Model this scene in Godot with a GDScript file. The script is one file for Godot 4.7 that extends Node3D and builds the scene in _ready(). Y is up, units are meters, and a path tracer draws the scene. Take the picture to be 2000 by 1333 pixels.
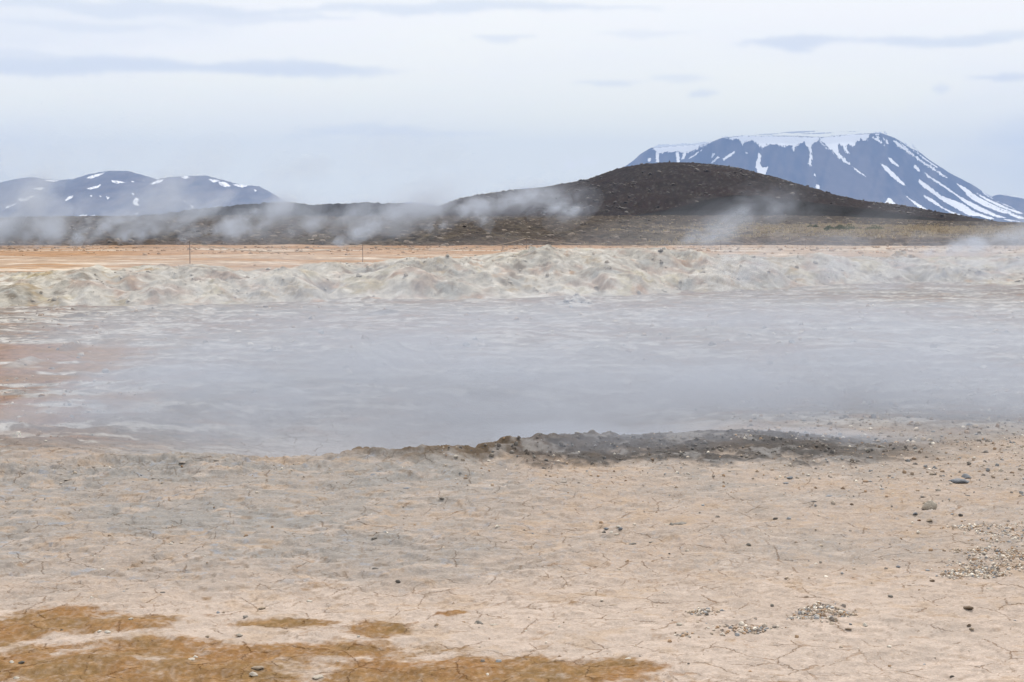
extends Node3D
# A geothermal mud field below dark cinder hills and snow-patched mountains.
# Eye 2 m above the mud plain, looking along -z. "d" is the distance ahead of the eye (-z), in metres.

const EYE := 2.0
const FOCAL := 3560.0          # focal length in pixels of a 2000 x 1333 picture
const HORIZON := 445.0         # row of the horizon in that picture

var noise := {}
var mats := {}
var names := {}
var pitch := 0.0
var rng := RandomNumberGenerator.new()

# ------------------------------------------------------------------ helpers
func fnl(key: String, kind: int, freq: float, seed_: int, octaves := 3, cell_return := -1) -> FastNoiseLite:
	var n := FastNoiseLite.new()
	n.noise_type = kind
	n.frequency = freq
	n.seed = seed_
	n.fractal_octaves = octaves
	n.fractal_type = FastNoiseLite.FRACTAL_FBM if octaves > 1 else FastNoiseLite.FRACTAL_NONE
	if cell_return >= 0:
		n.cellular_return_type = cell_return
		n.cellular_jitter = 1.0
	noise[key] = n
	return n

# a point of the place: where it is seen in the photograph, and how far away it stands
func at(px: float, py: float, d: float) -> Vector3:
	var v := (666.5 - py) / FOCAL
	var k := d / (cos(pitch) + v * sin(pitch))
	return Vector3((px - 1000.0) / FOCAL * k, EYE + k * (v * cos(pitch) - sin(pitch)), -d)

# the same on level ground of height y: (x, d)
func on_ground(px: float, py: float, y := 0.0) -> Vector2:
	var v := (666.5 - py) / FOCAL
	var k := (EYE - y) / (sin(pitch) - v * cos(pitch))
	return Vector2((px - 1000.0) / FOCAL * k, k * (cos(pitch) + v * sin(pitch)))

func table(pts: Array, x: float) -> float:
	if x <= pts[0][0]:
		return pts[0][1]
	for i in range(1, pts.size()):
		if x < pts[i][0]:
			var t: float = (x - pts[i - 1][0]) / (pts[i][0] - pts[i - 1][0])
			return lerpf(pts[i - 1][1], pts[i][1], t)
	return pts[-1][1]

# a table read often: resampled evenly so that a look-up is quick
class Curve1:
	var lo := 0.0
	var step := 1.0
	var v := PackedFloat32Array()
	func at(x: float) -> float:
		var f := clampf((x - lo) / step, 0.0, v.size() - 1.001)
		var i := int(f)
		return lerpf(v[i], v[i + 1], f - i)

func curve(pts: Array, n := 600) -> Curve1:
	var c := Curve1.new()
	c.lo = pts[0][0]
	c.step = (pts[-1][0] - pts[0][0]) / float(n)
	for i in n + 1:
		c.v.append(table(pts, c.lo + c.step * i))
	return c

func sm(a: float, b: float, x: float) -> float:
	return smoothstep(a, b, x)

func numbered(called: String) -> String:
	var k: int = names.get(called, 0)
	names[called] = k + 1
	return called if k == 0 else "%s_%03d" % [called, k]

func tag(o: Node, label := "", category := "", group := "", kind := "") -> void:
	if label: o.set_meta("label", label)
	if category: o.set_meta("category", category)
	if group: o.set_meta("group", group)
	if kind: o.set_meta("kind", kind)

func put(called: String, mesh: Mesh, m: Material, parent: Node = self) -> MeshInstance3D:
	var o := MeshInstance3D.new()
	o.name = numbered(called) if parent == self else called
	o.mesh = mesh
	o.material_override = m
	parent.add_child(o, true)
	return o

# a sheet of nc x nr points; where(u, v) gives a point, tint(u, v, point) its colour
func sheet(nc: int, nr: int, where: Callable, tint: Callable) -> ArrayMesh:
	var pos := PackedVector3Array()
	var nor := PackedVector3Array()
	var col := PackedColorArray()
	var idx := PackedInt32Array()
	pos.resize(nc * nr)
	nor.resize(nc * nr)
	col.resize(nc * nr)
	idx.resize((nc - 1) * (nr - 1) * 6)
	for j in nr:
		var v := j / float(nr - 1)
		for i in nc:
			pos[j * nc + i] = where.call(i / float(nc - 1), v)
	var k := 0
	for j in nr:
		var j0 := maxi(j - 1, 0) * nc
		var j1 := mini(j + 1, nr - 1) * nc
		for i in nc:
			var e := pos[j * nc + mini(i + 1, nc - 1)] - pos[j * nc + maxi(i - 1, 0)]
			var f := pos[j1 + i] - pos[j0 + i]
			var n := e.cross(f)
			if n.y < 0: n = -n
			nor[j * nc + i] = n.normalized()
			col[j * nc + i] = tint.call(i / float(nc - 1), j / float(nr - 1), pos[j * nc + i])
			if i < nc - 1 and j < nr - 1:
				var a := j * nc + i
				idx[k] = a; idx[k + 1] = a + nc; idx[k + 2] = a + nc + 1
				idx[k + 3] = a; idx[k + 4] = a + nc + 1; idx[k + 5] = a + 1
				k += 6
	var arrays := []
	arrays.resize(Mesh.ARRAY_MAX)
	arrays[Mesh.ARRAY_VERTEX] = pos
	arrays[Mesh.ARRAY_NORMAL] = nor
	arrays[Mesh.ARRAY_COLOR] = col
	arrays[Mesh.ARRAY_INDEX] = idx
	var mesh := ArrayMesh.new()
	mesh.add_surface_from_arrays(Mesh.PRIMITIVE_TRIANGLES, arrays)
	return mesh

func mixc(a: Color, b: Color, t: float) -> Color:
	return a.lerp(b, clampf(t, 0.0, 1.0))

# grain: a seamless grey picture between lo and hi
func grain(size: int, freq: float, seed_: int, lo: float, hi: float, kind := FastNoiseLite.TYPE_SIMPLEX_SMOOTH, octaves := 5) -> ImageTexture:
	var n := FastNoiseLite.new()
	n.noise_type = kind
	n.frequency = freq
	n.seed = seed_
	n.fractal_octaves = octaves
	n.fractal_gain = 0.62
	var src := n.get_seamless_image(size, size)
	var data := src.get_data()
	var out := PackedByteArray()
	out.resize(data.size())
	for i in data.size():
		out[i] = int(clampf(lerpf(lo, hi, data[i] / 255.0), 0, 1) * 255.0)
	return ImageTexture.create_from_image(Image.create_from_data(size, size, false, Image.FORMAT_L8, out))

# dried mud: grain, brown earth and shade painted into broken cracks and flaking lips. [colour, relief], seamless
func mud_crust(size: int) -> Array:
	var n := FastNoiseLite.new()
	n.noise_type = FastNoiseLite.TYPE_CELLULAR
	n.cellular_return_type = FastNoiseLite.RETURN_DISTANCE2_SUB
	n.fractal_type = FastNoiseLite.FRACTAL_NONE
	n.domain_warp_enabled = true
	n.domain_warp_amplitude = 26.0
	n.domain_warp_frequency = 0.014
	n.domain_warp_fractal_octaves = 4
	n.frequency = 0.0078
	n.seed = 501
	var a := n.get_seamless_image(size, size).get_data()
	n.frequency = 0.021
	n.seed = 502
	var b := n.get_seamless_image(size, size).get_data()
	n = FastNoiseLite.new()
	n.noise_type = FastNoiseLite.TYPE_SIMPLEX_SMOOTH
	n.frequency = 0.004
	n.seed = 503
	var broad := n.get_seamless_image(size, size).get_data()
	n.frequency = 0.013
	n.seed = 504
	var flake := n.get_seamless_image(size, size).get_data()
	n.frequency = 0.09
	n.fractal_octaves = 4
	n.fractal_gain = 0.65
	n.seed = 505
	var fine := n.get_seamless_image(size, size).get_data()
	var col := PackedByteArray()
	var rel := PackedByteArray()
	col.resize(size * size * 3)
	rel.resize(size * size)
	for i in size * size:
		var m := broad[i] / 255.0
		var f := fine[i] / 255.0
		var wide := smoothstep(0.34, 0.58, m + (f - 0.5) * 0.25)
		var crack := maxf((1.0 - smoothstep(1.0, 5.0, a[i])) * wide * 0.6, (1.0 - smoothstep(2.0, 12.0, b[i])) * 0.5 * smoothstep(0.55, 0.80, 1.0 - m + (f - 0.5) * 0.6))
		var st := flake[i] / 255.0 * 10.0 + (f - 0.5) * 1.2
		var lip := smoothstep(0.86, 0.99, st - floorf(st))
		var dirt_shade := crack * 0.85 + (1.0 - absf(lip * 2.0 - 1.0)) * 0.75 * smoothstep(0.42, 0.58, f)  # crack and lip lines: brown earth, with the shade of the edges painted in
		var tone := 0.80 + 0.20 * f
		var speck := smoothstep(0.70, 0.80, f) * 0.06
		col[i * 3] = int(255.0 * clampf(lerpf(tone, 0.58, dirt_shade) + speck, 0, 1))
		col[i * 3 + 1] = int(255.0 * clampf(lerpf(tone, 0.47, dirt_shade) + speck, 0, 1))
		col[i * 3 + 2] = int(255.0 * clampf(lerpf(tone, 0.36, dirt_shade) + speck, 0, 1))
		rel[i] = int(255.0 * clampf(0.42 + 0.045 * (floorf(st) + lip - 4.5) + 0.09 * f - 0.42 * crack, 0, 1))
	return [ImageTexture.create_from_image(Image.create_from_data(size, size, false, Image.FORMAT_RGB8, col)), ImageTexture.create_from_image(Image.create_from_data(size, size, false, Image.FORMAT_L8, rel))]

func earth(key: String, tex: Texture2D, tile: float, bump: Texture2D, bump_cm: float, rough := 0.95) -> StandardMaterial3D:
	var m := StandardMaterial3D.new()
	m.resource_name = key
	m.vertex_color_use_as_albedo = true
	m.albedo_texture = tex
	m.uv1_triplanar = true
	m.uv1_world_triplanar = true
	m.uv1_scale = Vector3.ONE / tile
	m.roughness = rough
	m.metallic_specular = 0.15
	if bump:
		m.heightmap_enabled = true
		m.heightmap_texture = bump
		m.heightmap_scale = bump_cm
	mats[key] = m
	return m

# ------------------------------------------------------------------ camera, sky, sun
func lens_and_light() -> void:
	pitch = atan((666.5 - HORIZON) / FOCAL)
	var cam := Camera3D.new()
	cam.name = "camera"
	cam.fov = rad_to_deg(2.0 * atan(666.5 / FOCAL))
	cam.position = Vector3(0, EYE, 0)
	cam.rotation.x = -pitch
	cam.near = 0.1
	cam.far = 60000.0
	add_child(cam)
	cam.current = true

	var sun := DirectionalLight3D.new()
	sun.name = "sun"
	var el := deg_to_rad(48.0)
	var az := deg_to_rad(14.0)      # ahead, a little to the right
	var towards := Vector3(sin(az) * cos(el), sin(el), -cos(az) * cos(el))
	sun.look_at_from_position(Vector3.ZERO, -towards, Vector3.UP)
	sun.light_energy = 1.05
	sun.light_color = Color(1.0, 0.965, 0.92)
	sun.light_angular_distance = 1.5
	sun.shadow_enabled = true
	add_child(sun)

	var env := Environment.new()
	env.background_mode = Environment.BG_SKY
	env.sky = Sky.new()
	env.sky.sky_material = cloudy_sky()
	env.background_energy_multiplier = 1.04
	env.tonemap_mode = Environment.TONE_MAPPER_LINEAR
	env.tonemap_exposure = 1.32
	env.fog_enabled = true
	env.fog_density = 0.00005
	env.fog_light_color = Color(0.62, 0.76, 1.0)
	env.volumetric_fog_enabled = true
	env.volumetric_fog_density = 0.0
	env.sdfgi_enabled = true
	env.ssao_enabled = true
	env.ssil_enabled = true
	var we := WorldEnvironment.new()
	we.name = "air"
	we.environment = env
	add_child(we)

# thin high cloud all round, with bluer gaps and streaks
func cloudy_sky() -> PanoramaSkyMaterial:
	var w := 4096
	var h := 2048
	var n := FastNoiseLite.new()
	n.noise_type = FastNoiseLite.TYPE_SIMPLEX_SMOOTH
	n.seed = 41
	n.frequency = 0.004
	n.fractal_octaves = 5
	n.domain_warp_enabled = true
	n.domain_warp_amplitude = 40.0
	n.domain_warp_frequency = 0.006
	var veil := n.get_seamless_image(1024, 1024).get_data()
	n.seed = 77
	n.frequency = 0.009
	var curl := n.get_seamless_image(1024, 1024).get_data()
	# streaks of bluer gap in view: picture x, y, half length, half height, strength; more of their kind round the sky
	var gaps := []
	for g in [[180, 128, 330, 20, 0.75], [520, 130, 240, 17, 0.75], [40, 108, 150, 14, 0.5], [250, 8, 420, 18, 0.7], [120, 42, 260, 13, 0.55], [480, 32, 240, 10, 0.5], [900, 14, 380, 12, 0.65], [1560, 76, 120, 13, 0.75], [1850, 74, 190, 11, 0.7], [1960, 66, 100, 10, 0.5], [975, 79, 70, 6, 0.5], [1965, 148, 70, 5, 0.7], [1190, 159, 70, 4, 0.45], [1320, 149, 60, 4, 0.35], [1370, 176, 32, 4, 0.5], [1835, 168, 18, 4, 0.4], [1260, 62, 90, 7, 0.3], [700, 245, 130, 5, 0.3], [760, 258, 220, 4, 0.3]]:
		var p := at(g[0], g[1], 1000.0) - Vector3(0, EYE, 0)
		gaps.append([rad_to_deg(atan2(p.x, 1000.0)), rad_to_deg(atan2(p.y, Vector2(p.x, p.z).length())), g[2] / 62.1, g[3] / 62.1, g[4]])
	var r := RandomNumberGenerator.new()
	r.seed = 5
	for i in 150:
		var a := r.randf_range(18, 342)
		gaps.append([a, r.randf_range(3.5, 24), r.randf_range(1, 6.5), r.randf_range(0.08, 0.34), r.randf_range(0.3, 0.7)])
	var gap_map := PackedFloat32Array()
	var gh := 640                       # rows from the horizon up that hold streaks
	gap_map.resize(w * gh)
	for g in gaps:
		var cx: float = g[0] / 360.0 * w
		var cy: float = g[1] / 180.0 * h
		var rx: float = g[2] / 360.0 * w
		var ry: float = maxf(g[3] / 180.0 * h, 1.4)
		for y in range(maxi(0, int(cy - ry * 2.4)), mini(gh - 1, int(cy + ry * 2.4))):
			for x in range(int(cx - rx * 1.3), int(cx + rx * 1.3)):
				var xx := (x + w * 2) % w
				var bend := (curl[((y * 3) % 1024) * 1024 + ((x + 4096) % 1024)] / 255.0 - 0.5)
				var bend2 := (curl[((y * 11 + 300) % 1024) * 1024 + ((x * 2 + 4096) % 1024)] / 255.0 - 0.5)
				var ex := (x - cx) / rx
				var ey := (y - cy + bend * ry * 2.2 + bend2 * 3.0) / (ry * (1.0 - 0.55 * absf(ex)))
				var q := ex * ex + ey * ey
				if q < 1.7:
					var k: float = g[4] * (1.0 - smoothstep(0.25, 1.6, q))
					gap_map[y * w + xx] = maxf(gap_map[y * w + xx], k)
	var white := Color(0.944, 0.938, 0.918)
	var blue := Color(0.815, 0.838, 0.866)
	var low := Color(1.0, 0.985, 0.885)
	var bytes := PackedByteArray()
	bytes.resize(w * h * 3)
	var cloud := at(1125, 316, 1000.0) - Vector3(0, EYE, 0)
	var ccx := rad_to_deg(atan2(cloud.x, 1000.0)) / 360.0 * w
	var ccy := rad_to_deg(atan2(cloud.y, 1000.0)) / 180.0 * h
	for y in h / 2 + 2:
		var up := h / 2 - y              # rows above the horizon
		var el := up / float(h / 2)
		var top := el * 0.30
		var coarse := 4 if up > gh else 1
		for x in range(0, w, coarse):
			var v := veil[((up * 2) % 1024) * 1024 + ((x / 2) % 1024)] / 255.0
			var t := smoothstep(0.58, 0.82, v) * 0.35
			if up > 0 and up < gh:
				t = maxf(t, gap_map[up * w + x])
			var lo := (1.0 - smoothstep(0.02, 0.075, el + (v - 0.5) * 0.05)) * 0.8
			var c := white.lerp(low, lo).lerp(blue, clampf(t + top, 0, 1))
			if absf(x - ccx) < 14 and absf(up - ccy) < 8:
				var q := pow((x - ccx) / 9.0, 2) + pow((up - ccy) / 3.2, 2)
				var puff := curl[((up * 23) % 1024) * 1024 + ((x * 23) % 1024)] / 255.0
				c = c.lerp(Color(1.0, 0.985, 0.93), clampf(smoothstep(1.1, 0.0, q) * smoothstep(0.35, 0.65, puff) * 0.9, 0, 1))
			for k in coarse:
				var o := (y * w + x + k) * 3
				bytes[o] = int(c.r * 255.0)
				bytes[o + 1] = int(c.g * 255.0)
				bytes[o + 2] = int(c.b * 255.0)
	for y in range(h / 2 + 2, h):
		for x in w:
			var o := (y * w + x) * 3
			bytes[o] = 150; bytes[o + 1] = 145; bytes[o + 2] = 140
	var m := PanoramaSkyMaterial.new()
	m.panorama = ImageTexture.create_from_image(Image.create_from_data(w, h, false, Image.FORMAT_RGB8, bytes))
	return m

# ------------------------------------------------------------------ near ground: mud plain, crater rim, mud flat
var rim: Curve1
var rust := []                # rust-brown patches of the plain: x, d, rx, rd

func prepare_ground() -> void:
	fnl("slow", FastNoiseLite.TYPE_SIMPLEX_SMOOTH, 0.35, 11, 3)
	fnl("mid", FastNoiseLite.TYPE_SIMPLEX_SMOOTH, 1.3, 12, 3)
	fnl("step", FastNoiseLite.TYPE_SIMPLEX_SMOOTH, 1.5, 13, 3)
	fnl("fine", FastNoiseLite.TYPE_SIMPLEX_SMOOTH, 7.0, 14, 3)
	fnl("tiny", FastNoiseLite.TYPE_SIMPLEX_SMOOTH, 22.0, 15, 2)
	fnl("cells", FastNoiseLite.TYPE_CELLULAR, 2.6, 16, 1, FastNoiseLite.RETURN_DISTANCE2_SUB)
	fnl("blobs", FastNoiseLite.TYPE_CELLULAR, 6.0, 17, 1, FastNoiseLite.RETURN_DISTANCE)
	fnl("lumps", FastNoiseLite.TYPE_CELLULAR, 11.0, 18, 1, FastNoiseLite.RETURN_DISTANCE)
	fnl("patch", FastNoiseLite.TYPE_SIMPLEX_SMOOTH, 2.1, 19, 4)
	fnl("wide", FastNoiseLite.TYPE_SIMPLEX_SMOOTH, 0.11, 20, 4)
	fnl("streak", FastNoiseLite.TYPE_SIMPLEX_SMOOTH, 0.45, 21, 4)
	var pts := []
	for p in [[-500, 930], [-200, 915], [0, 905], [100, 897], [200, 891], [280, 888], [400, 885], [480, 889], [600, 888], [740, 885], [800, 890], [900, 882], [1000, 870], [1080, 861], [1140, 857], [1250, 852], [1400, 849], [1600, 851], [1800, 855], [2100, 860], [2600, 865]]:
		var g := on_ground(p[0], p[1], 0.06)
		pts.append([g.x, g.y])
	rim = curve(pts)
	for b in [[120, 1214, 190, 22], [-80, 1235, 160, 34], [330, 1270, 260, 24], [640, 1268, 220, 18], [100, 1305, 260, 34], [420, 1318, 260, 20], [760, 1310, 140, 24], [900, 1300, 190, 24], [1130, 1312, 150, 20], [650, 1340, 500, 24], [1080, 1335, 220, 26], [880, 1196, 30, 6], [740, 1225, 60, 16], [560, 1213, 90, 7], [1500, 1352, 200, 12], [300, 1322, 420, 46], [820, 1322, 330, 40]]:
		var g := on_ground(b[0], b[1])
		var far := on_ground(b[0], b[1] - b[3])
		var near := on_ground(b[0], b[1] + b[3])
		rust.append([g.x, g.y, b[2] / FOCAL * g.y, (far.y - near.y) * 0.5])

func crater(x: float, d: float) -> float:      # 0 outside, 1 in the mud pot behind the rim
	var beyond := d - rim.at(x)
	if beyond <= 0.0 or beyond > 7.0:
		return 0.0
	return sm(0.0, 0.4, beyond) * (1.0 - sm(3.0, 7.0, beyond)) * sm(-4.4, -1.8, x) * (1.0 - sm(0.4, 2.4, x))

func wet(x: float, d: float) -> float:         # dark wet mud thrown over the rim
	var b := d - rim.at(x)
	var n: float = noise.mid.get_noise_2d(x, d) * 0.45 + noise.fine.get_noise_2d(x, d) * 0.25
	var left := sm(-1.75, -1.25, x)
	var reach := lerpf(0.15, 1.35, sm(-1.2, 1.4, x)) * (1.0 - 0.6 * sm(2.6, 5.0, x))
	return left * sm(-reach - 0.25, -reach + 0.25, b + n * (0.3 + reach)) * (1.0 - sm(2.8, 4.6, x + n)) * (1.0 - sm(0.25, 0.9, b))

func crust_step(x: float, d: float) -> float:
	return noise.step.get_noise_2d(x * 0.75, d * 0.9) * 2.8

func crust_flake(x: float, d: float) -> float:
	return noise.step.get_noise_2d(x * 1.5 + 40.0, d * 1.7) * 2.6

func plain_height(x: float, d: float) -> float:
	var r := rim.at(x)
	var b := d - r
	var h: float = 0.035 * noise.slow.get_noise_2d(x, d)
	var crest := exp(-pow(b / (0.85 if b < 0 else 0.5), 2.0)) * (1.0 - sm(1.5, 4.0, x))
	h += 0.062 * crest
	h -= 0.22 * crater(x, d)
	if b < 5.6:
		# the crust: plates that step up and down, cracks between them
		var left := 1.0 - sm(-0.5, 2.6, x)
		var calm := 1.0 - crater(x, d)
		var n := crust_step(x, d)
		var fl := floorf(n)
		h += 0.014 * (fl + sm(0.78, 0.99, n - fl)) * (0.30 + 0.70 * left * sm(8.8, 11.0, d)) * calm
		var n2 := crust_flake(x, d)
		var f2 := floorf(n2)
		h += 0.0085 * (f2 + sm(0.80, 0.99, n2 - f2)) * calm
		h += 0.0022 * noise.fine.get_noise_2d(x * 1.5, d * 1.5)
		# heaved slabs just before the rim
		var heave := exp(-pow((b + 0.35) / 0.55, 2.0)) * (1.0 - sm(-2.2, -0.6, x))
		var hv: float = noise.mid.get_noise_2d(x * 1.6, d * 2.2 + 80) * 2.6 + noise.fine.get_noise_2d(x, d) * 0.5
		h += 0.05 * heave * (floorf(hv) + sm(0.6, 0.95, hv - floorf(hv))) * 0.5
		# splashed blobs of mud along the rim
		var bl := sm(-0.55, -0.1, b) * (1.0 - sm(0.15, 0.5, b)) * sm(-1.9, -1.3, x) * (1.0 - sm(0.3, 1.4, x))
		if bl > 0.0:
			var q: float = noise.blobs.get_noise_2d(x, d) + 1.0
			h += 0.055 * bl * sqrt(clampf(1.0 - q * 1.25, 0, 1)) + 0.03 * bl * noise.mid.get_noise_2d(x * 2, d)
		var w := wet(x, d)
		if w > 0.0:
			var q2: float = noise.lumps.get_noise_2d(x * 0.8 + d * 0.35, d) + 1.0
			h += 0.032 * w * sqrt(clampf(1.0 - q2 * 1.1, 0, 1))
	h += flat_relief(x, d) * sm(1.0, 5.6, b) * (1.0 - 0.8 * crater(x, d))
	return h

func flat_relief(x: float, d: float) -> float:
	if d < 15.0:
		return 0.0
	var n: float = noise.streak.get_noise_2d(x * 0.7, d)
	var r: float = noise.mid.get_noise_2d(x * 0.5, d * 0.6)
	return 0.055 * maxf(n, -0.25) + 0.03 * r + 0.03 * absf(noise.streak.get_noise_2d(x + 70.0, d * 0.7)) + 0.030 * noise.fine.get_noise_2d(x * 0.4, d * 0.3) * (0.4 + n)

var heaps := []               # low heaps on the mud flat: x, d, rx, rd, height, tone

func flat_height(x: float, d: float) -> float:
	var h: float = plain_height(x, d) if d < 27.0 else 0.035 * noise.slow.get_noise_2d(x, d) + flat_relief(x, d)
	for e in heaps:
		var q := pow((x - e[0]) / e[2], 2.0) + pow((d - e[1]) / e[3], 2.0)
		if q < 1.0:
			h += e[4] * (1.0 - q) * (1.0 - q) * (0.75 + 0.6 * noise.mid.get_noise_2d(x * 1.4, d * 1.4))
	return h

func rust_mask(x: float, d: float) -> float:
	if d > 11.0:
		return 0.0
	var best := -1.0
	for b in rust:
		var q: float = 1.0 - pow((x - b[0]) / b[2], 2.0) - pow((d - b[1]) / b[3], 2.0)
		best = maxf(best, q)
	var n: float = noise.patch.get_noise_2d(x * 1.1, d * 0.9) * 1.5 + noise.fine.get_noise_2d(x, d) * 0.7 + noise.tiny.get_noise_2d(x, d) * 0.4
	return clampf(sm(-0.55, 0.60, best + n * 0.85) * (0.95 + 0.3 * noise.fine.get_noise_2d(x * 2.0 + 3, d * 1.2) + 0.3 * noise.tiny.get_noise_2d(x * 1.3, d)), 0.0, 1.0)

func plain_tint(_u: float, _v: float, p: Vector3) -> Color:
	var x := p.x
	var d := -p.z
	var slow: float = noise.slow.get_noise_2d(x + 20, d)
	var mid: float = noise.mid.get_noise_2d(x, d + 90)
	var pt: float = noise.patch.get_noise_2d(x, d)
	var fine: float = noise.fine.get_noise_2d(x + 7, d)
	var tan_ := Color(0.425, 0.353, 0.305)
	var grey := Color(0.300, 0.288, 0.280)
	var pale := Color(0.525, 0.443, 0.392)
	var left := 1.0 - sm(-1.5, 1.5, x)
	var c := mixc(tan_, grey, (0.25 + 0.55 * left) * sm(9.6, 12.0, d) + 0.7 * slow + 0.5 * mid)
	c = mixc(c, pale, (1.0 - sm(8.8, 11.2, d + slow * 1.5)) * 0.75 + 0.5 * sm(0.18, 0.5, mid + 0.5 * pt))
	c = mixc(c, Color(0.40, 0.30, 0.215), 0.45 * sm(0.16, 0.45, pt * 0.8 + fine * 0.3 - slow * 0.4))
	# blue-grey clay showing through the crust
	var clay := sm(0.40, 0.52, noise.patch.get_noise_2d(x * 1.6 + 60, d * 1.6) + 0.2 * fine) * sm(9.5, 11.0, d)
	c = mixc(c, Color(0.29, 0.315, 0.365), clay * (0.15 + 0.5 * left))
	var specks := sm(0.34, 0.5, noise.tiny.get_noise_2d(x * 0.7 + 5, d * 0.5))
	c = mixc(c, Color(0.31, 0.335, 0.385), specks * 0.3 * sm(9.0, 11.5, d))
	# broken crust edges: browner earth inside, darkened by shade painted into the colour
	var e1 := crust_step(x, d)
	var e2 := crust_flake(x, d)
	e1 = absf(e1 - floorf(e1) - 0.88)
	e2 = absf(e2 - floorf(e2) - 0.89)
	var broken := maxf((1.0 - sm(0.03, 0.11, e1)) * (0.35 + 0.5 * left), (1.0 - sm(0.03, 0.10, e2)) * 0.55)
	c = mixc(c, Color(0.205, 0.145, 0.095), broken * sm(-0.10, 0.30, fine + 0.6 * mid) * 0.6)
	# rust-brown wet earth
	var ru := rust_mask(x, d)
	var ochre := mixc(Color(0.27, 0.138, 0.045), Color(0.215, 0.130, 0.05), 0.5 + pt)
	ochre = mixc(ochre, Color(0.30, 0.175, 0.075), sm(0.1, 0.5, fine) * 0.6)
	c = mixc(c, ochre, ru * 0.93)
	# wet dark mud at the rim
	var w := wet(x, d)
	var brown := mixc(Color(0.075, 0.073, 0.076), Color(0.15, 0.098, 0.052), 0.75 * (1.0 - sm(-0.6, 0.8, x)) + 0.35 * pt)
	c = mixc(c, brown, w * 0.92)
	c = mixc(c, Color(0.30, 0.295, 0.30), sm(0.15, 0.45, mid + fine * 0.4) * w * 0.6)
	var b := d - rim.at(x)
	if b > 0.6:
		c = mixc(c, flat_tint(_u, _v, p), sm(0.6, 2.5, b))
		# grey clay of the mud pot, with steam haze painted into its tone
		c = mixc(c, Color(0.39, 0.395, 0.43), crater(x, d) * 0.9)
	return c * (0.94 + 0.16 * fine)

func flat_tint(_u: float, _v: float, p: Vector3) -> Color:
	var x := p.x
	var d := -p.z
	var wide: float = noise.wide.get_noise_2d(x * 0.8, d)
	var st: float = noise.streak.get_noise_2d(x * 0.55, d)
	var st2: float = noise.streak.get_noise_2d(x * 0.8 + 33, d * 1.4 + 9)
	var mid: float = noise.mid.get_noise_2d(x * 0.6, d * 0.7)
	var fine: float = noise.fine.get_noise_2d(x * 0.6, d * 0.6)
	var c := mixc(Color(0.40, 0.335, 0.295), Color(0.46, 0.425, 0.395), 0.5 + wide * 1.3 + st * 0.5)
	c = mixc(c, Color(0.40, 0.275, 0.205), sm(0.05, 0.5, -wide + st2 * 0.8 - 0.05) * 0.75)
	c = mixc(c, Color(0.335, 0.335, 0.345), sm(0.15, 0.45, st2 * 0.9 - mid * 0.3) * 0.6)
	# crusts of white salts, in small scabs and long films
	var small: float = noise.mid.get_noise_2d(x * 0.9 + 12, d * 1.1)
	c = mixc(c, Color(0.86, 0.83, 0.79), sm(0.14, 0.26, 0.55 * st + 0.6 * small + 0.35 * fine) * 0.85)
	c = mixc(c, Color(0.80, 0.775, 0.74), sm(0.20, 0.30, noise.streak.get_noise_2d(x * 0.4 + 90, d * 1.8) * 0.7 + 0.45 * mid + 0.2 * fine) * 0.8)
	c = mixc(c, Color(0.44, 0.27, 0.17), sm(0.22, 0.36, noise.mid.get_noise_2d(x * 0.7 - 44, d * 1.2) * 0.8 - 0.3 * st + 0.3 * fine) * 0.6)
	c = mixc(c, Color(0.24, 0.235, 0.24), sm(0.36, 0.5, noise.mid.get_noise_2d(x * 1.2 - 84, d * 1.6) + 0.3 * fine) * 0.6)
	# rust and brown earth at the far side
	var edge := -5.3 - (d - 24.0) * 0.16 + 0.9 * st2 + 0.7 * wide
	var ru := (1.0 - sm(edge - 0.5, edge + 0.7, x)) * sm(16.5, 19.5, d) * (1.0 - sm(30.0, 33.0, d + st * 2))
	var brown := mixc(Color(0.43, 0.25, 0.165), Color(0.42, 0.225, 0.085), 0.5 + 2.0 * st2 + mid)
	c = mixc(c, brown, ru * (1.0 - sm(0.15, 0.3, st + 0.4 * mid)) * 0.9)
	for e in heaps:
		var q := pow((x - e[0]) / e[2], 2.0) + pow((d - e[1]) / e[3], 2.0)
		if q < 1.0:
			c = mixc(c, e[5], (1.0 - q) * (0.75 + mid))
	return c * (0.61 + 0.20 * fine)

# ------------------------------------------------------------------ bank of altered clay and the ochre plateau behind it
var foot: Curve1
var brow: Curve1
var brow_h: Curve1
const PLATEAU := 0.6

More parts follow.
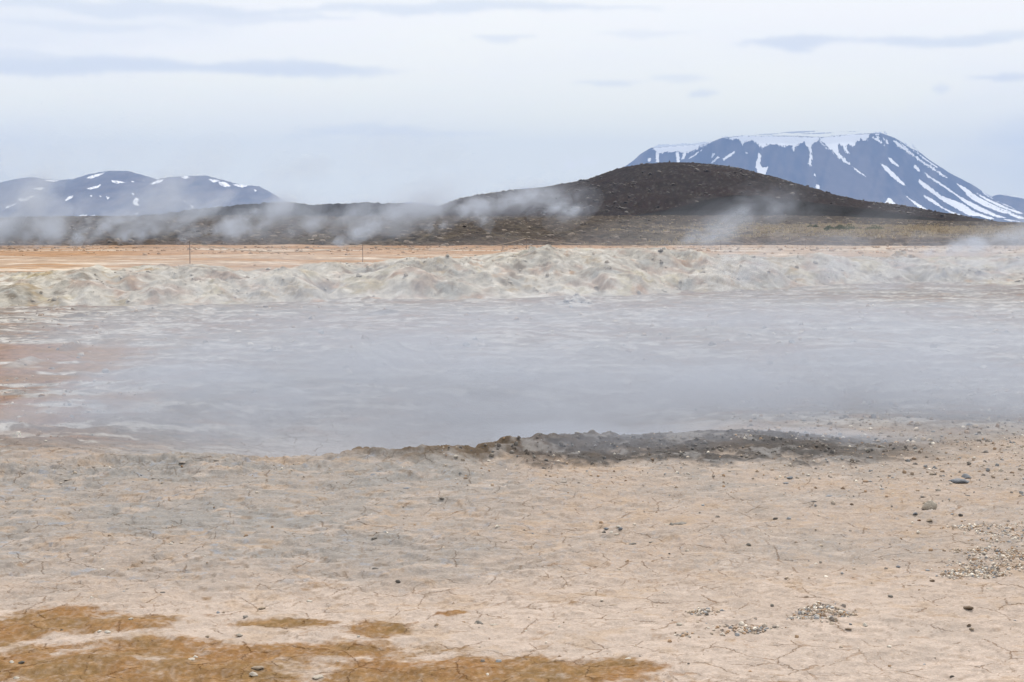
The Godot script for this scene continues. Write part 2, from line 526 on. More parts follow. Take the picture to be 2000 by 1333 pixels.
func prepare_bank() -> void:
	fnl("bank_big", FastNoiseLite.TYPE_SIMPLEX_SMOOTH, 0.16, 31, 3)
	fnl("bank_mid", FastNoiseLite.TYPE_SIMPLEX_SMOOTH, 0.42, 32, 4)
	fnl("bank_fine", FastNoiseLite.TYPE_SIMPLEX_SMOOTH, 1.6, 33, 4)
	fnl("bank_ridge", FastNoiseLite.TYPE_SIMPLEX_SMOOTH, 0.55, 34, 4)
	noise.bank_ridge.fractal_type = FastNoiseLite.FRACTAL_RIDGED
	fnl("bank_cell", FastNoiseLite.TYPE_CELLULAR, 0.75, 35, 1, FastNoiseLite.RETURN_DISTANCE)
	fnl("bank_hue", FastNoiseLite.TYPE_SIMPLEX_SMOOTH, 0.30, 36, 4)
	fnl("bank_hue2", FastNoiseLite.TYPE_SIMPLEX_SMOOTH, 0.55, 37, 4)
	var f := []
	for p in [[-500, 606], [0, 601], [300, 597], [600, 590], [900, 584], [1200, 579], [1330, 573], [1500, 565], [1650, 556], [1800, 553], [2000, 557], [2500, 562]]:
		var g := on_ground(p[0], p[1])
		f.append([g.x, g.y])
	foot = curve(f)
	var b := []
	var bh := []
	for p in [[-500, 538, 5.0], [0, 537, 5.2], [100, 533, 5.3], [180, 529, 5.4], [250, 524, 5.6], [330, 525, 5.6], [380, 522, 5.6], [500, 526, 5.6], [560, 521, 5.6], [650, 517, 5.8], [700, 512, 6.0], [800, 509, 6.3], [860, 507, 6.5], [950, 502, 6.8], [1000, 498, 7.0], [1100, 490, 7.5], [1200, 488, 8.0], [1300, 488, 8.2], [1345, 493, 8.2], [1400, 500, 8.0], [1500, 503, 7.5], [1600, 502, 7.0], [1700, 506, 6.5], [1750, 508, 6.5], [1850, 506, 7.0], [1950, 501, 7.5], [2100, 499, 8.0], [2500, 500, 8.0]]:
		var x0: float = (p[0] - 1000.0) / FOCAL * 55.0
		var dd: float = foot.at(x0) + p[2]
		var w := at(p[0], p[1], dd)
		b.append([w.x, dd])
		bh.append([w.x, w.y])
	brow = curve(b)
	brow_h = curve(bh)

func bank_height(x: float, d: float) -> float:
	var d0 := foot.at(x) - 0.35
	var d1 := brow.at(x)
	var top := brow_h.at(x)
	var wig: float = noise.bank_big.get_noise_2d(x, d * 0.6)
	var t := (d - d0) / (d1 - d0)
	var face := 1.0
	if t < 1.0:
		# gullies and buttresses: the face steps back and forth
		var tt := clampf(t + 0.30 * (1.0 - t) * (wig + 0.7 * noise.bank_mid.get_noise_2d(x, d * 0.3)) * sm(0.0, 0.16, t), 0.0, 1.0)
		face = 0.42 * sm(0.0, 0.40, tt) + 0.30 * sm(0.30, 0.80, tt) + 0.28 * tt
	var h := top * face
	var back := maxf(0.0, d - d1)
	h = lerpf(h, PLATEAU - 0.06, sm(0.3, 5.5, back))
	var amp := sm(0.0, 0.15, t) * (1.0 - sm(0.5, 4.0, back))
	var near_top := 1.0 - 0.55 * sm(0.8, 1.0, t)
	h += amp * near_top * (0.30 * noise.bank_big.get_noise_2d(x * 1.6 + 15, d * 1.2) + 0.15 * (noise.bank_mid.get_noise_2d(x, d)) + 0.11 * (noise.bank_ridge.get_noise_2d(x * 0.7, d * 0.6) - 0.1) + 0.05 * noise.bank_fine.get_noise_2d(x, d))
	var hollow: float = noise.bank_cell.get_noise_2d(x + 3.0, d * 0.5) + 1.0
	h -= amp * near_top * 0.28 * (1.0 - sm(0.05, 0.5, hollow)) * sm(-0.1, 0.3, noise.bank_big.get_noise_2d(x + 40, d))
	h += (0.012 + 0.06 * sm(-0.05, 0.3, noise.bank_big.get_noise_2d(x * 2 + 80, d))) * amp * noise.bank_fine.get_noise_2d(x * 2.5, d * 2.5) + 0.09 * amp * near_top * sm(0.0, 0.35, noise.bank_big.get_noise_2d(x * 2 + 80, d)) * (noise.bank_ridge.get_noise_2d(x * 2.2 + 30, d * 1.6) - 0.2)
	return h - 0.05 * (1.0 - sm(0.0, 0.06, t))

func bank_tint(_u: float, v: float, p: Vector3) -> Color:
	var x := p.x
	var d := -p.z
	var hue: float = noise.bank_hue.get_noise_2d(x, d * 0.7 + p.y * 0.5)
	var hue2: float = noise.bank_hue2.get_noise_2d(x + 60, d * 0.7 + p.y)
	var mid: float = noise.bank_mid.get_noise_2d(x + 20, d)
	var fine: float = noise.bank_fine.get_noise_2d(x, d + 40)
	var c := mixc(Color(0.44, 0.415, 0.375), Color(0.60, 0.565, 0.505), 0.5 + hue * 1.0 + mid * 0.7)
	c = mixc(c, Color(0.42, 0.315, 0.255), sm(0.08, 0.45, hue2) * 0.7)
	c = mixc(c, Color(0.35, 0.265, 0.155), sm(0.24, 0.44, -hue2 + 0.5 * fine) * 0.65)
	c = mixc(c, Color(0.49, 0.43, 0.27), sm(0.34, 0.55, hue - 0.6 * hue2 + 0.2 * fine) * 0.45)
	c = mixc(c, Color(0.44, 0.21, 0.07), sm(0.34, 0.52, noise.bank_hue2.get_noise_2d(x * 1.2 + 9, d * 1.3) + 0.25 * fine) * 0.4)
	c = mixc(c, Color(0.36, 0.38, 0.385), sm(0.2, 0.5, -mid + 0.3 * fine) * 0.5)
	c = mixc(c, Color(0.70, 0.685, 0.65), sm(0.22, 0.42, fine + 0.4 * mid) * 0.65)
	c = mixc(c, Color(0.20, 0.155, 0.115), sm(0.30, 0.5, -fine - 0.5 * mid) * 0.6)
	var back := d - brow.at(x)
	if back > 0.5:
		c = mixc(c, plateau_tint(_u, v, p), sm(0.5, 2.5, back + fine * 1.2))
	return c * (0.94 + 0.2 * noise.fine.get_noise_2d(x * 0.5, d * 0.5))

func plateau_height(x: float, d: float) -> float:
	return PLATEAU + 0.10 * noise.wide.get_noise_2d(x * 0.5, d * 0.5) + 0.05 * noise.streak.get_noise_2d(x * 0.5, d * 0.5)

func plateau_tint(_u: float, _v: float, p: Vector3) -> Color:
	var x := p.x
	var d := -p.z
	var wide: float = noise.wide.get_noise_2d(x * 0.45 + 50, d * 0.45)
	var st: float = noise.streak.get_noise_2d(x * 0.16 + 20, d * 0.4)
	var st2: float = noise.streak.get_noise_2d(x * 0.2 - 70, d * 0.5)
	var fine: float = noise.streak.get_noise_2d(x * 1.5, d * 1.5)
	var right := sm(2.0, 22.0, x)
	var c := mixc(Color(0.46, 0.345, 0.26), Color(0.42, 0.335, 0.27), right * 0.8 + wide)
	c = mixc(c, Color(0.42, 0.245, 0.125), sm(0.0, 0.35, st + wide * 0.6) * 0.75 * (1.0 - 0.7 * right))
	c = mixc(c, Color(0.34, 0.235, 0.165), sm(0.18, 0.42, st2) * 0.6)
	c = mixc(c, Color(0.66, 0.58, 0.50), sm(0.20, 0.38, noise.streak.get_noise_2d(x * 0.2 + 200, d * 0.55) + fine * 0.2) * 0.75)
	c = mixc(c, Color(0.40, 0.235, 0.135), sm(88.0, 100.0, d + 14 * wide) * 0.6 * (1.0 - right))
	c = mixc(c, Color(0.62, 0.57, 0.51), sm(108.0, 116.0, d + 10 * st2) * (1.0 - sm(120.0, 126.0, d)) * sm(0.0, 0.3, st2 + 0.1) * 0.8)
	return c * (0.95 + 0.25 * fine)

# ------------------------------------------------------------------ lava field, hills
func prepare_hills() -> void:
	fnl("lava_big", FastNoiseLite.TYPE_SIMPLEX_SMOOTH, 0.018, 51, 4)
	fnl("lava_rough", FastNoiseLite.TYPE_SIMPLEX_SMOOTH, 0.20, 52, 4)
	fnl("lava_ridge", FastNoiseLite.TYPE_SIMPLEX_SMOOTH, 0.10, 53, 4)
	noise.lava_ridge.fractal_type = FastNoiseLite.FRACTAL_RIDGED
	fnl("hill", FastNoiseLite.TYPE_SIMPLEX_SMOOTH, 0.02, 54, 5)
	fnl("hill_fine", FastNoiseLite.TYPE_SIMPLEX_SMOOTH, 0.35, 55, 3)
	fnl("grass", FastNoiseLite.TYPE_SIMPLEX_SMOOTH, 0.05, 56, 4)

func lava_height(x: float, d: float) -> float:
	var t := clampf((d - 140.0) / 280.0, -0.1, 1.2)
	var a := x / d                              # bearing
	var rise := 3.9 - 1.5 * sm(0.15, 0.30, a) - 0.5 * sm(-0.2, -0.3, a)
	var h := 0.45 + rise * t
	var rough := 1.0 - 0.75 * sm(0.10, 0.22, a)
	h += (0.5 * noise.lava_big.get_noise_2d(x, d) + 0.42 * rough * noise.lava_ridge.get_noise_2d(x, d) + 0.22 * rough * noise.lava_rough.get_noise_2d(x, d)) * sm(0.0, 0.06, t)
	# a low scarp of bare earth under the grass
	var edge: float = 146.0 + 3.0 * noise.lava_big.get_noise_2d(x * 1.5, 3.0)
	h += 0.65 * sm(edge, edge + 1.6, d + 1.6 * noise.lava_rough.get_noise_2d(x, d)) * sm(0.09, 0.14, a) * (1.0 - sm(160.0, 230.0, d))
	return h

func grassy(x: float, d: float) -> float:
	var a := x / d
	var n: float = noise.grass.get_noise_2d(x, d)
	return sm(0.07, 0.15, a + 0.10 * n) * sm(147.0, 151.0, d + n * 3) * (1.0 - sm(270.0, 330.0, d - 200.0 * (a - 0.2) + n * 60.0))

func lava_tint(_u: float, _v: float, p: Vector3) -> Color:
	var x := p.x
	var d := -p.z
	var n: float = noise.lava_big.get_noise_2d(x * 2.0, d * 2.0 + 70)
	var r: float = noise.lava_rough.get_noise_2d(x, d)
	var r2: float = noise.lava_rough.get_noise_2d(x * 2.2 + 60, d * 2.2)
	var c := mixc(Color(0.165, 0.128, 0.104), Color(0.085, 0.073, 0.068), 0.5 + n + r * 0.8)
	c = mixc(c, Color(0.245, 0.205, 0.160), sm(0.12, 0.4, r2 + 0.4 * n) * 0.7)
	c = mixc(c, Color(0.20, 0.168, 0.128), sm(0.1, 0.4, noise.grass.get_noise_2d(x * 1.4, d * 1.4)) * 0.55)
	c = mixc(c, Color(0.225, 0.155, 0.115), (1.0 - sm(150.0, 166.0, d + 8 * n)) * 0.55)
	c = mixc(c, Color(0.365, 0.30, 0.225), grassy(x, d) * (0.75 + r))
	return c * (0.92 + 0.3 * r2)

# a ridge whose skyline is given as (picture x, y) at distance d; front and back are how far its slopes run
func ridge(called: String, label: String, sky: Array, d: float, front: float, back: float, base: float, nc: int, nr: int, rough: float, tint: Callable, m: Material, power := 1.5) -> MeshInstance3D:
	var line := []
	for p in sky:
		var w := at(p[0], p[1], d)
		line.append([w.x, w.y])
	var c := curve(line, 900)
	var x0: float = line[0][0]
	var x1: float = line[-1][0]
	var where := func(u: float, v: float) -> Vector3:
		var x := lerpf(x0, x1, u)
		var vv := pow(v, 0.8)
		var z := lerpf(d - front, d + back, vv)
		var t := 1.0 - (d - z) / front if z < d else 1.0 - (z - d) / back
		var top := c.at(x) - base
		var prof := t * t * (3.0 - 2.0 * t) if power <= 0.0 else 1.0 - pow(1.0 - t, power)
		if power > 1.0: prof = lerpf(prof, t, 0.35)
		var n: float = noise.hill.get_noise_2d(x * 300.0 / front, z * 300.0 / front)
		var n2: float = noise.hill_fine.get_noise_2d(x * 300.0 / front, z * 300.0 / front)
		var y := base + top * prof * (1.0 + 0.16 * n * (1.0 - t)) + rough * n2 * sm(0.0, 0.1, t)
		return Vector3(x, y, -z)
	var o := put(called, sheet(nc, nr, where, tint), m)
	tag(o, label, "", "", "structure")
	return o

func cinder_tint(_u: float, _v: float, p: Vector3) -> Color:
	var n: float = noise.hill.get_noise_2d(p.x, p.z)
	var f: float = noise.hill_fine.get_noise_2d(p.x, p.z)
	var c := mixc(Color(0.042, 0.028, 0.024), Color(0.026, 0.020, 0.019), 0.5 + n * 1.4)
	c = mixc(c, Color(0.058, 0.045, 0.038), sm(0.12, 0.4, n + f * 0.4) * 0.5)
	c = mixc(c, Color(0.085, 0.078, 0.076), sm(0.3, 0.5, f) * 0.6)
	# faint tracks and washed gravel
	var run: float = noise.hill.get_noise_2d(p.x * 0.5 + p.y * 2.2 + 90.0, p.z * 0.25 + p.y * 1.4)
	c = mixc(c, Color(0.078, 0.063, 0.055), (1.0 - sm(0.012, 0.05, absf(run))) * 0.6)
	return c * (0.95 + 0.35 * f)

func knoll_tint(_u: float, _v: float, p: Vector3) -> Color:
	var n: float = noise.hill.get_noise_2d(p.x, p.z)
	var f: float = noise.hill_fine.get_noise_2d(p.x, p.z)
	return mixc(Color(0.012, 0.012, 0.014), Color(0.020, 0.018, 0.019), 0.5 + n) * (0.96 + 0.2 * f)

func rock_tint(_u: float, _v: float, p: Vector3) -> Color:
	var n: float = noise.hill.get_noise_2d(p.x * 0.06, p.y * 0.05 + p.z * 0.02)
	var f: float = noise.hill_fine.get_noise_2d(p.x * 0.05, p.y * 0.02)
	var streak: float = noise.hill.get_noise_2d(p.x * 0.32 + p.z * 0.1, p.y * 0.05)
	return mixc(Color(0.080, 0.080, 0.092), Color(0.160, 0.140, 0.132), 0.5 + 0.8 * n + 0.6 * f + 1.1 * streak)

# ------------------------------------------------------------------ the flat-topped mountain and its snow
const TABLE_D := 16500.0
var table_top: Curve1
const FLANK := [[0, 0], [18, 16], [48, 37], [90, 64], [150, 98], [210, 125], [270, 142], [340, 152], [460, 160], [700, 166], [1500, 172]]
var flank: Curve1

func prepare_table() -> void:
	var k := TABLE_D / FOCAL
	var f := []
	for p in FLANK:
		f.append([p[0] * k, p[1] * k])
	flank = curve(f, 1500)
	var t := []
	for p in [[1100, 300], [1279, 284], [1392, 277], [1410, 269], [1450, 265], [1520, 266], [1604, 268], [1650, 263], [1700, 260], [1726, 259], [1740, 264], [1770, 275], [1793, 284], [1808, 291], [1850, 300]]:
		var w := at(p[0], p[1], TABLE_D)
		t.append([w.x, w.y])
	table_top = curve(t, 800)

func table_height(x: float, d: float) -> float:
	var k := TABLE_D / FOCAL
	var xl := 278.0 * k
	var xr := 808.0 * k
	# footprint: the front edge is scalloped
	var zf := TABLE_D + 260.0 * sin((x / k - 300.0) / 55.0) * 0.25 + 500.0 * sm(1395.0 - 1000.0, 1375.0 - 1000.0, x / k) + 350.0 * pow(sm(720.0, 800.0, x / k), 2.0)
	var dx := maxf(maxf(xl - x, x - xr), 0.0)
	var dz := maxf(zf - d, 0.0)
	var dz2 := maxf(d - TABLE_D - 1700.0, 0.0)
	var out := Vector2(dx, maxf(dz, dz2)).length()
	var top := table_top.at(clampf(x, xl, xr))
	var n: float = noise.hill.get_noise_2d(x * 0.05, d * 0.02) * 1.0
	if out <= 0.0:
		var inn := minf(d - zf, minf(x - xl, xr - x) * 3.0)
		return top + 0.021 * maxf(0.0, inn) * sm(1400.0 - 1000.0, 1460.0 - 1000.0, x / k) * (1.0 - 0.6 * sm(600, 700, x / k)) * (1.0 - 0.5 * sm(900.0, 2600.0, inn)) + 4.0 * n
	var gully: float = noise.hill.get_noise_2d(x * 0.14 + 300.0, d * 0.012) * 22.0 * sm(0, 300, out) * (1.0 - sm(900, 1500, out))
	return maxf(top - flank.at(out) + gully + 6.0 * n, 0.0)

# where the line of sight to a place in the photograph meets the mountain
func hit(px: float, py: float, height: Callable, d0: float, d1: float, steps := 26) -> Vector3:
	var a := d0
	for i in steps:
		var b := d0 + (d1 - d0) * (i + 1) / steps
		var q := at(px, py, b)
		if q.y <= height.call(q.x, b):
			for j in 7:
				var m := (a + b) * 0.5
				var r := at(px, py, m)
				if r.y <= height.call(r.x, m): b = m
				else: a = m
			return at(px, py, b)
		a = b
	return at(px, py, d1)

# one patch of snow: an outline of (x, y) picture points laid on the slope, ragged edges, 1.5 m proud
func snow(parent: Node, outline: Array, height: Callable, d0: float, d1: float, m: Material, ragged := 1.6, step := 1.0) -> void:
	var poly := PackedVector2Array()
	var lo := Vector2(1e9, 1e9)
	var hi := -lo
	for p in outline:
		var q := Vector2(p[0], p[1])
		poly.append(q)
		lo = lo.min(q)
		hi = hi.max(q)
	lo -= Vector2(2.5, 2.5)
	hi += Vector2(2.5, 2.5)
	var nx := int((hi.x - lo.x) / step) + 2
	var ny := int((hi.y - lo.y) / step) + 2
	var val := PackedFloat32Array()
	val.resize(nx * ny)
	for j in ny:
		for i in nx:
			var q := lo + Vector2(i, j) * step
			var best := 1e9
			for e in poly.size():
				var c := Geometry2D.get_closest_point_to_segment(q, poly[e], poly[(e + 1) % poly.size()])
				best = minf(best, c.distance_to(q))
			var s := best if Geometry2D.is_point_in_polygon(q, poly) else -best
			val[j * nx + i] = s + ragged * (0.9 * noise.fine.get_noise_2d(q.x * 0.022 + 40.0, q.y * 0.010) + noise.fine.get_noise_2d(q.x * 0.045, q.y * 0.03) + 0.6 * noise.fine.get_noise_2d(q.x * 0.13, q.y * 0.09))
	var cache := {}
	var pos := PackedVector3Array()
	var idx := PackedInt32Array()
	var vert := func(i0: int, j0: int, i1: int, j1: int) -> int:
		var a := j0 * nx + i0
		var b := j1 * nx + i1
		var key := mini(a, b) * 100000 + maxi(a, b)
		if not cache.has(key):
			var q := lo + Vector2(i0, j0) * step
			if a != b:
				var t := val[a] / (val[a] - val[b])
				q = q.lerp(lo + Vector2(i1, j1) * step, clampf(t, 0.02, 0.98))
			var w := hit(q.x, q.y, height, d0, d1)
			cache[key] = pos.size()
			pos.append(w + (Vector3(0, EYE, 0) - w).normalized() * 4.0 + Vector3(0, 1.5, 0))
		return cache[key]
	for j in ny - 1:
		for i in nx - 1:
			var c := [[i, j], [i + 1, j], [i + 1, j + 1], [i, j + 1]]
			var ring := []
			for k in 4:
				var a: Array = c[k]
				var b: Array = c[(k + 1) % 4]
				var va := val[a[1] * nx + a[0]]
				var vb := val[b[1] * nx + b[0]]
				if va > 0: ring.append(vert.call(a[0], a[1], a[0], a[1]))
				if (va > 0) != (vb > 0): ring.append(vert.call(a[0], a[1], b[0], b[1]))
			for k in range(1, ring.size() - 1):
				idx.append_array([ring[0], ring[k], ring[k + 1]])
	if idx.size() < 3:
		return
	var st := SurfaceTool.new()
	st.begin(Mesh.PRIMITIVE_TRIANGLES)
	st.set_smooth_group(0)
	for p in pos: st.add_vertex(p)
	for k in idx: st.add_index(k)
	st.generate_normals()
	put("snow_patch", st.commit(), m, parent)

func mountains() -> void:
	prepare_table()
	var rock: Material = earth("basalt", grain(256, 0.02, 61, 0.82, 1.0), 900.0, null, 0.0)
	var white := StandardMaterial3D.new()
	white.resource_name = "old_snow"
	white.albedo_color = Color(0.955, 0.96, 0.965)
	white.roughness = 0.9
	# flat-topped mountain
	var k := TABLE_D / FOCAL
	var where := func(u: float, v: float) -> Vector3:
		var x := lerpf(40.0, 1500.0, u) * k
		var d := TABLE_D - 3400.0 + 5600.0 * v
		return Vector3(x, table_height(x, d), -d)
	var mt := put("table_mountain", sheet(360, 200, where, rock_tint), rock)
	tag(mt, "flat-topped blue mountain streaked with snow behind the dark hill", "", "", "structure")
	var th := table_height
	for o in [
		[[1279, 284], [1340, 281], [1392, 277], [1380, 284], [1362, 292], [1340, 300], [1322, 297], [1300, 298], [1284, 300], [1276, 292]],
		[[1281, 298], [1288, 298], [1287, 318], [1281, 316]],
		[[1320, 298], [1326, 297], [1328, 320], [1322, 319]],
		[[1335, 297], [1342, 296], [1337, 311], [1331, 312]],
		[[1265, 310], [1272, 309], [1270, 316], [1266, 317]],
		[[1368, 294], [1374, 292], [1350, 310], [1344, 311]],
		[[1398, 300], [1392, 300], [1388, 310], [1391, 309]], [[1402, 306], [1406, 308], [1390, 320], [1388, 319]], [[1434, 296], [1436, 299], [1418, 312], [1414, 314], [1412, 310]],
		[[1412, 268], [1450, 265], [1520, 266], [1604, 268], [1596, 278], [1588, 280], [1584, 290], [1577, 288], [1570, 278], [1556, 284], [1551, 296], [1546, 284], [1530, 287], [1516, 282], [1500, 283], [1488, 290], [1482, 282], [1470, 276], [1456, 276], [1450, 284], [1444, 272], [1430, 274], [1420, 270]],
		[[1580, 290], [1585, 292], [1587, 308], [1583, 326], [1579, 320], [1582, 306]], [[1592, 338], [1594, 346], [1590, 343]], [[1595, 360], [1601, 362], [1602, 369], [1597, 371], [1593, 366]],
		[[1482, 298], [1488, 305], [1484, 318], [1490, 328], [1500, 326], [1496, 340], [1494, 348], [1480, 344], [1479, 330], [1475, 328], [1478, 314]],
		[[1457, 297], [1461, 300], [1456, 301]],
		[[1601, 270], [1650, 263], [1700, 261], [1692, 276], [1682, 272], [1672, 280], [1668, 288], [1658, 282], [1652, 286], [1660, 300], [1655, 300], [1645, 284], [1636, 282], [1640, 300], [1660, 321], [1656, 322], [1638, 308], [1622, 292], [1610, 282]],
		[[1603, 276], [1610, 284], [1618, 291], [1614, 290]],
		[[1663, 324], [1680, 336], [1692, 346], [1676, 337]],
		[[1704, 269], [1716, 268], [1722, 278], [1728, 284], [1724, 282], [1712, 275]], [[1705, 260], [1724, 258], [1722, 262], [1708, 264]], [[1726, 270], [1732, 274], [1735, 281], [1730, 278]], [[1728, 258], [1733, 262], [1730, 263]],
		[[1744, 275], [1752, 276], [1772, 292], [1800, 313], [1830, 332], [1850, 348], [1846, 347], [1810, 324], [1780, 303], [1752, 284]],
		[[1757, 276], [1768, 286], [1773, 291], [1766, 288]], [[1784, 283], [1788, 289], [1794, 297], [1788, 293]], [[1768, 279], [1776, 287], [1772, 285]],
		[[1783, 293], [1800, 304], [1820, 318], [1834, 328], [1830, 328], [1806, 312]],
		[[1736, 308], [1742, 311], [1756, 324], [1755, 326], [1742, 319], [1735, 311]],
		[[1720, 320], [1732, 325], [1748, 340], [1762, 354], [1770, 363], [1764, 362], [1744, 348], [1730, 334]],
		[[1786, 321], [1794, 328], [1799, 336], [1792, 334], [1785, 328]],
		[[1805, 336], [1822, 348], [1850, 366], [1875, 384], [1910, 402], [1945, 419], [1966, 426], [1950, 426], [1910, 412], [1884, 396], [1870, 384], [1840, 364], [1812, 346]],
		[[1796, 350], [1812, 362], [1840, 383], [1880, 398], [1904, 414], [1945, 428], [1930, 429], [1890, 420], [1850, 398], [1824, 380], [1802, 364], [1793, 355]],
		[[1803, 380], [1824, 391], [1846, 408], [1870, 418], [1900, 428], [1922, 431], [1890, 429], [1856, 416], [1830, 402], [1808, 388]],
		[[1769, 383], [1790, 396], [1812, 410], [1824, 415], [1820, 418], [1832, 424], [1812, 418], [1790, 402]],
		[[1705, 400], [1728, 398], [1736, 386], [1742, 390], [1752, 402], [1753, 415], [1730, 410]],
		[[1766, 403], [1784, 412], [1798, 419], [1784, 418], [1770, 409]],
		[[1866, 357], [1890, 369], [1900, 378], [1920, 390], [1950, 405], [1980, 416], [1960, 412], [1920, 396], [1890, 380]],
		[[1884, 376], [1920, 395], [1960, 412], [1990, 420], [1960, 417], [1920, 402], [1896, 388]],
		[[1914, 372], [1945, 388], [1980, 404], [2010, 414], [2000, 416], [1965, 402], [1930, 384]],
		[[1905, 376], [1935, 391], [1970, 407], [2005, 418], [1990, 418], [1950, 403], [1920, 388]],
		[[1968, 417], [1984, 420], [2010, 428], [1990, 428]], [[1955, 428], [1980, 430], [1994, 434], [1970, 432]], [[1850, 421], [1864, 426], [1856, 426]]]:
		snow(mt, o, th, TABLE_D - 3300.0, TABLE_D + 1500.0, white, 3.2 if o[0][1] < 292 else 1.3, 0.8)
	# snow lying on the summit plateau
	for o in [[[1470, 263], [1500, 261.5], [1530, 261], [1505, 263.4]], [[1525, 259], [1560, 256.5], [1600, 256], [1580, 259], [1545, 261]], [[1560, 262], [1600, 259.5], [1640, 259], [1600, 262.5]], [[1640, 257.2], [1680, 256.6], [1670, 258.2]]]:
		snow(mt, o, th, TABLE_D - 300.0, TABLE_D + 1690.0, white, 0.7, 0.7)
	# rounded mountains far to the other side
	var d := 14000.0
	var sky := [[-420, 430], [-300, 395], [-160, 368], [-60, 362], [0, 358], [30, 350], [60, 346], [88, 350], [110, 352], [150, 350], [172, 341], [212, 334], [250, 334], [288, 345], [306, 351], [330, 346], [365, 344], [402, 343], [432, 351], [470, 361], [505, 364], [530, 377], [556, 394], [600, 416], [660, 434]]
	var low := ridge("rounded_mountain", "low rounded blue mountain with small snow patches behind steam", sky, d, 2600.0, 2600.0, 0.0, 380, 150, 6.0, rock_tint, rock, 1.35)
	var line := []
	for p in sky:
		var w := at(p[0], p[1], d)
		line.append([w.x, w.y])
	var crest := curve(line, 900)
	var rh := func(x: float, z: float) -> float:
		var t := clampf(1.0 - (d - z) / 2600.0, 0.0, 1.0)
		var n: float = noise.hill.get_noise_2d(x * 300.0 / 2600.0, z * 300.0 / 2600.0)
		var n2: float = noise.hill_fine.get_noise_2d(x * 300.0 / 2600.0, z * 300.0 / 2600.0)
		var prof := lerpf(1.0 - pow(1.0 - t, 1.35), t, 0.35)
		return crest.at(x) * prof * (1.0 + 0.16 * n * (1.0 - t)) + 6.0 * n2 * sm(0.0, 0.1, t)
	for o in [
		[[166, 349], [185, 341], [206, 337], [200, 341], [180, 349]], [[85, 353], [100, 352], [116, 352], [104, 356]], [[64, 368], [76, 366], [86, 368], [78, 372], [66, 371]],
		[[34, 388], [46, 389], [60, 382], [66, 384], [50, 393], [38, 394]], [[10, 405], [30, 398], [34, 395], [30, 400], [12, 407]], [[126, 392], [134, 384], [144, 382], [140, 387], [130, 393]],
		[[168, 369], [190, 363], [198, 360], [192, 367], [176, 371]], [[217, 353], [232, 354], [244, 357], [230, 359], [220, 357]], [[276, 350], [284, 356], [280, 354]],
		[[292, 360], [306, 353], [320, 351], [314, 357], [298, 361]], [[350, 345], [364, 344], [371, 348], [360, 350]], [[405, 350], [420, 351], [430, 354], [416, 357]], [[424, 356], [440, 356], [450, 364], [440, 366], [430, 362]], [[455, 360], [470, 361], [485, 363], [474, 367], [460, 364]],
		[[496, 370], [501, 373], [498, 375]], [[258, 396], [264, 386], [272, 390], [268, 396], [272, 403], [262, 401]], [[206, 384], [214, 386], [210, 391]], [[192, 382], [199, 384], [195, 386]], [[256, 377], [262, 379], [260, 382]], [[174, 382], [182, 383], [178, 385]],
		[[358, 392], [363, 394], [360, 396]], [[370, 400], [378, 405], [376, 408]], [[418, 405], [425, 403], [420, 408]], [[148, 421], [172, 420], [164, 424]], [[176, 422], [186, 420], [180, 425]], [[262, 420], [270, 415], [268, 419]], [[256, 354], [264, 356], [258, 357]]]:
		snow(low, o, rh, d - 2500.0, d + 60.0, white, 0.9, 0.8)
	# farther hills that only just show
	ridge("distant_hill", "faint blue hilltop between the low lava ridge and sky", [[700, 430], [740, 408], [765, 398], [800, 394], [835, 396], [855, 402], [900, 425]], 18000.0, 3000.0, 1500.0, 0.0, 60, 30, 4.0, rock_tint, rock, 1.35)
	ridge("distant_hill", "faint blue hilltop peeping over the shoulder of the dark hill", [[880, 420], [960, 385], [1005, 370], [1030, 366], [1060, 367], [1100, 380], [1200, 420]], 18000.0, 3000.0, 1500.0, 0.0, 60, 30, 4.0, rock_tint, rock, 1.35)
	var east := ridge("distant_hill", "distant snowy hills beyond the foot of the flat-topped mountain", [[1890, 420], [1930, 390], [1943, 381], [1952, 380], [1965, 386], [1978, 385], [1988, 391], [2010, 389], [2060, 396], [2200, 410], [2500, 430]], 18000.0, 4200.0, 1500.0, 0.0, 120, 60, 5.0, rock_tint, rock, 1.2)
	var eh := func(x: float, z: float) -> float:
		return 250.0 * clampf(1.0 - (18000.0 - z) / 4200.0, 0.0, 1.0)
	for o in [[[1966, 391], [1984, 390], [1982, 393], [1968, 394]], [[1990, 393], [2010, 392], [2010, 396], [1994, 396]], [[1975, 397], [2005, 396], [2020, 402], [1990, 402]]]:
		snow(east, o, eh, 18000.0 - 4000.0, 17900.0, white, 0.8, 1.0)

# ------------------------------------------------------------------ stones
var stone_shapes := []

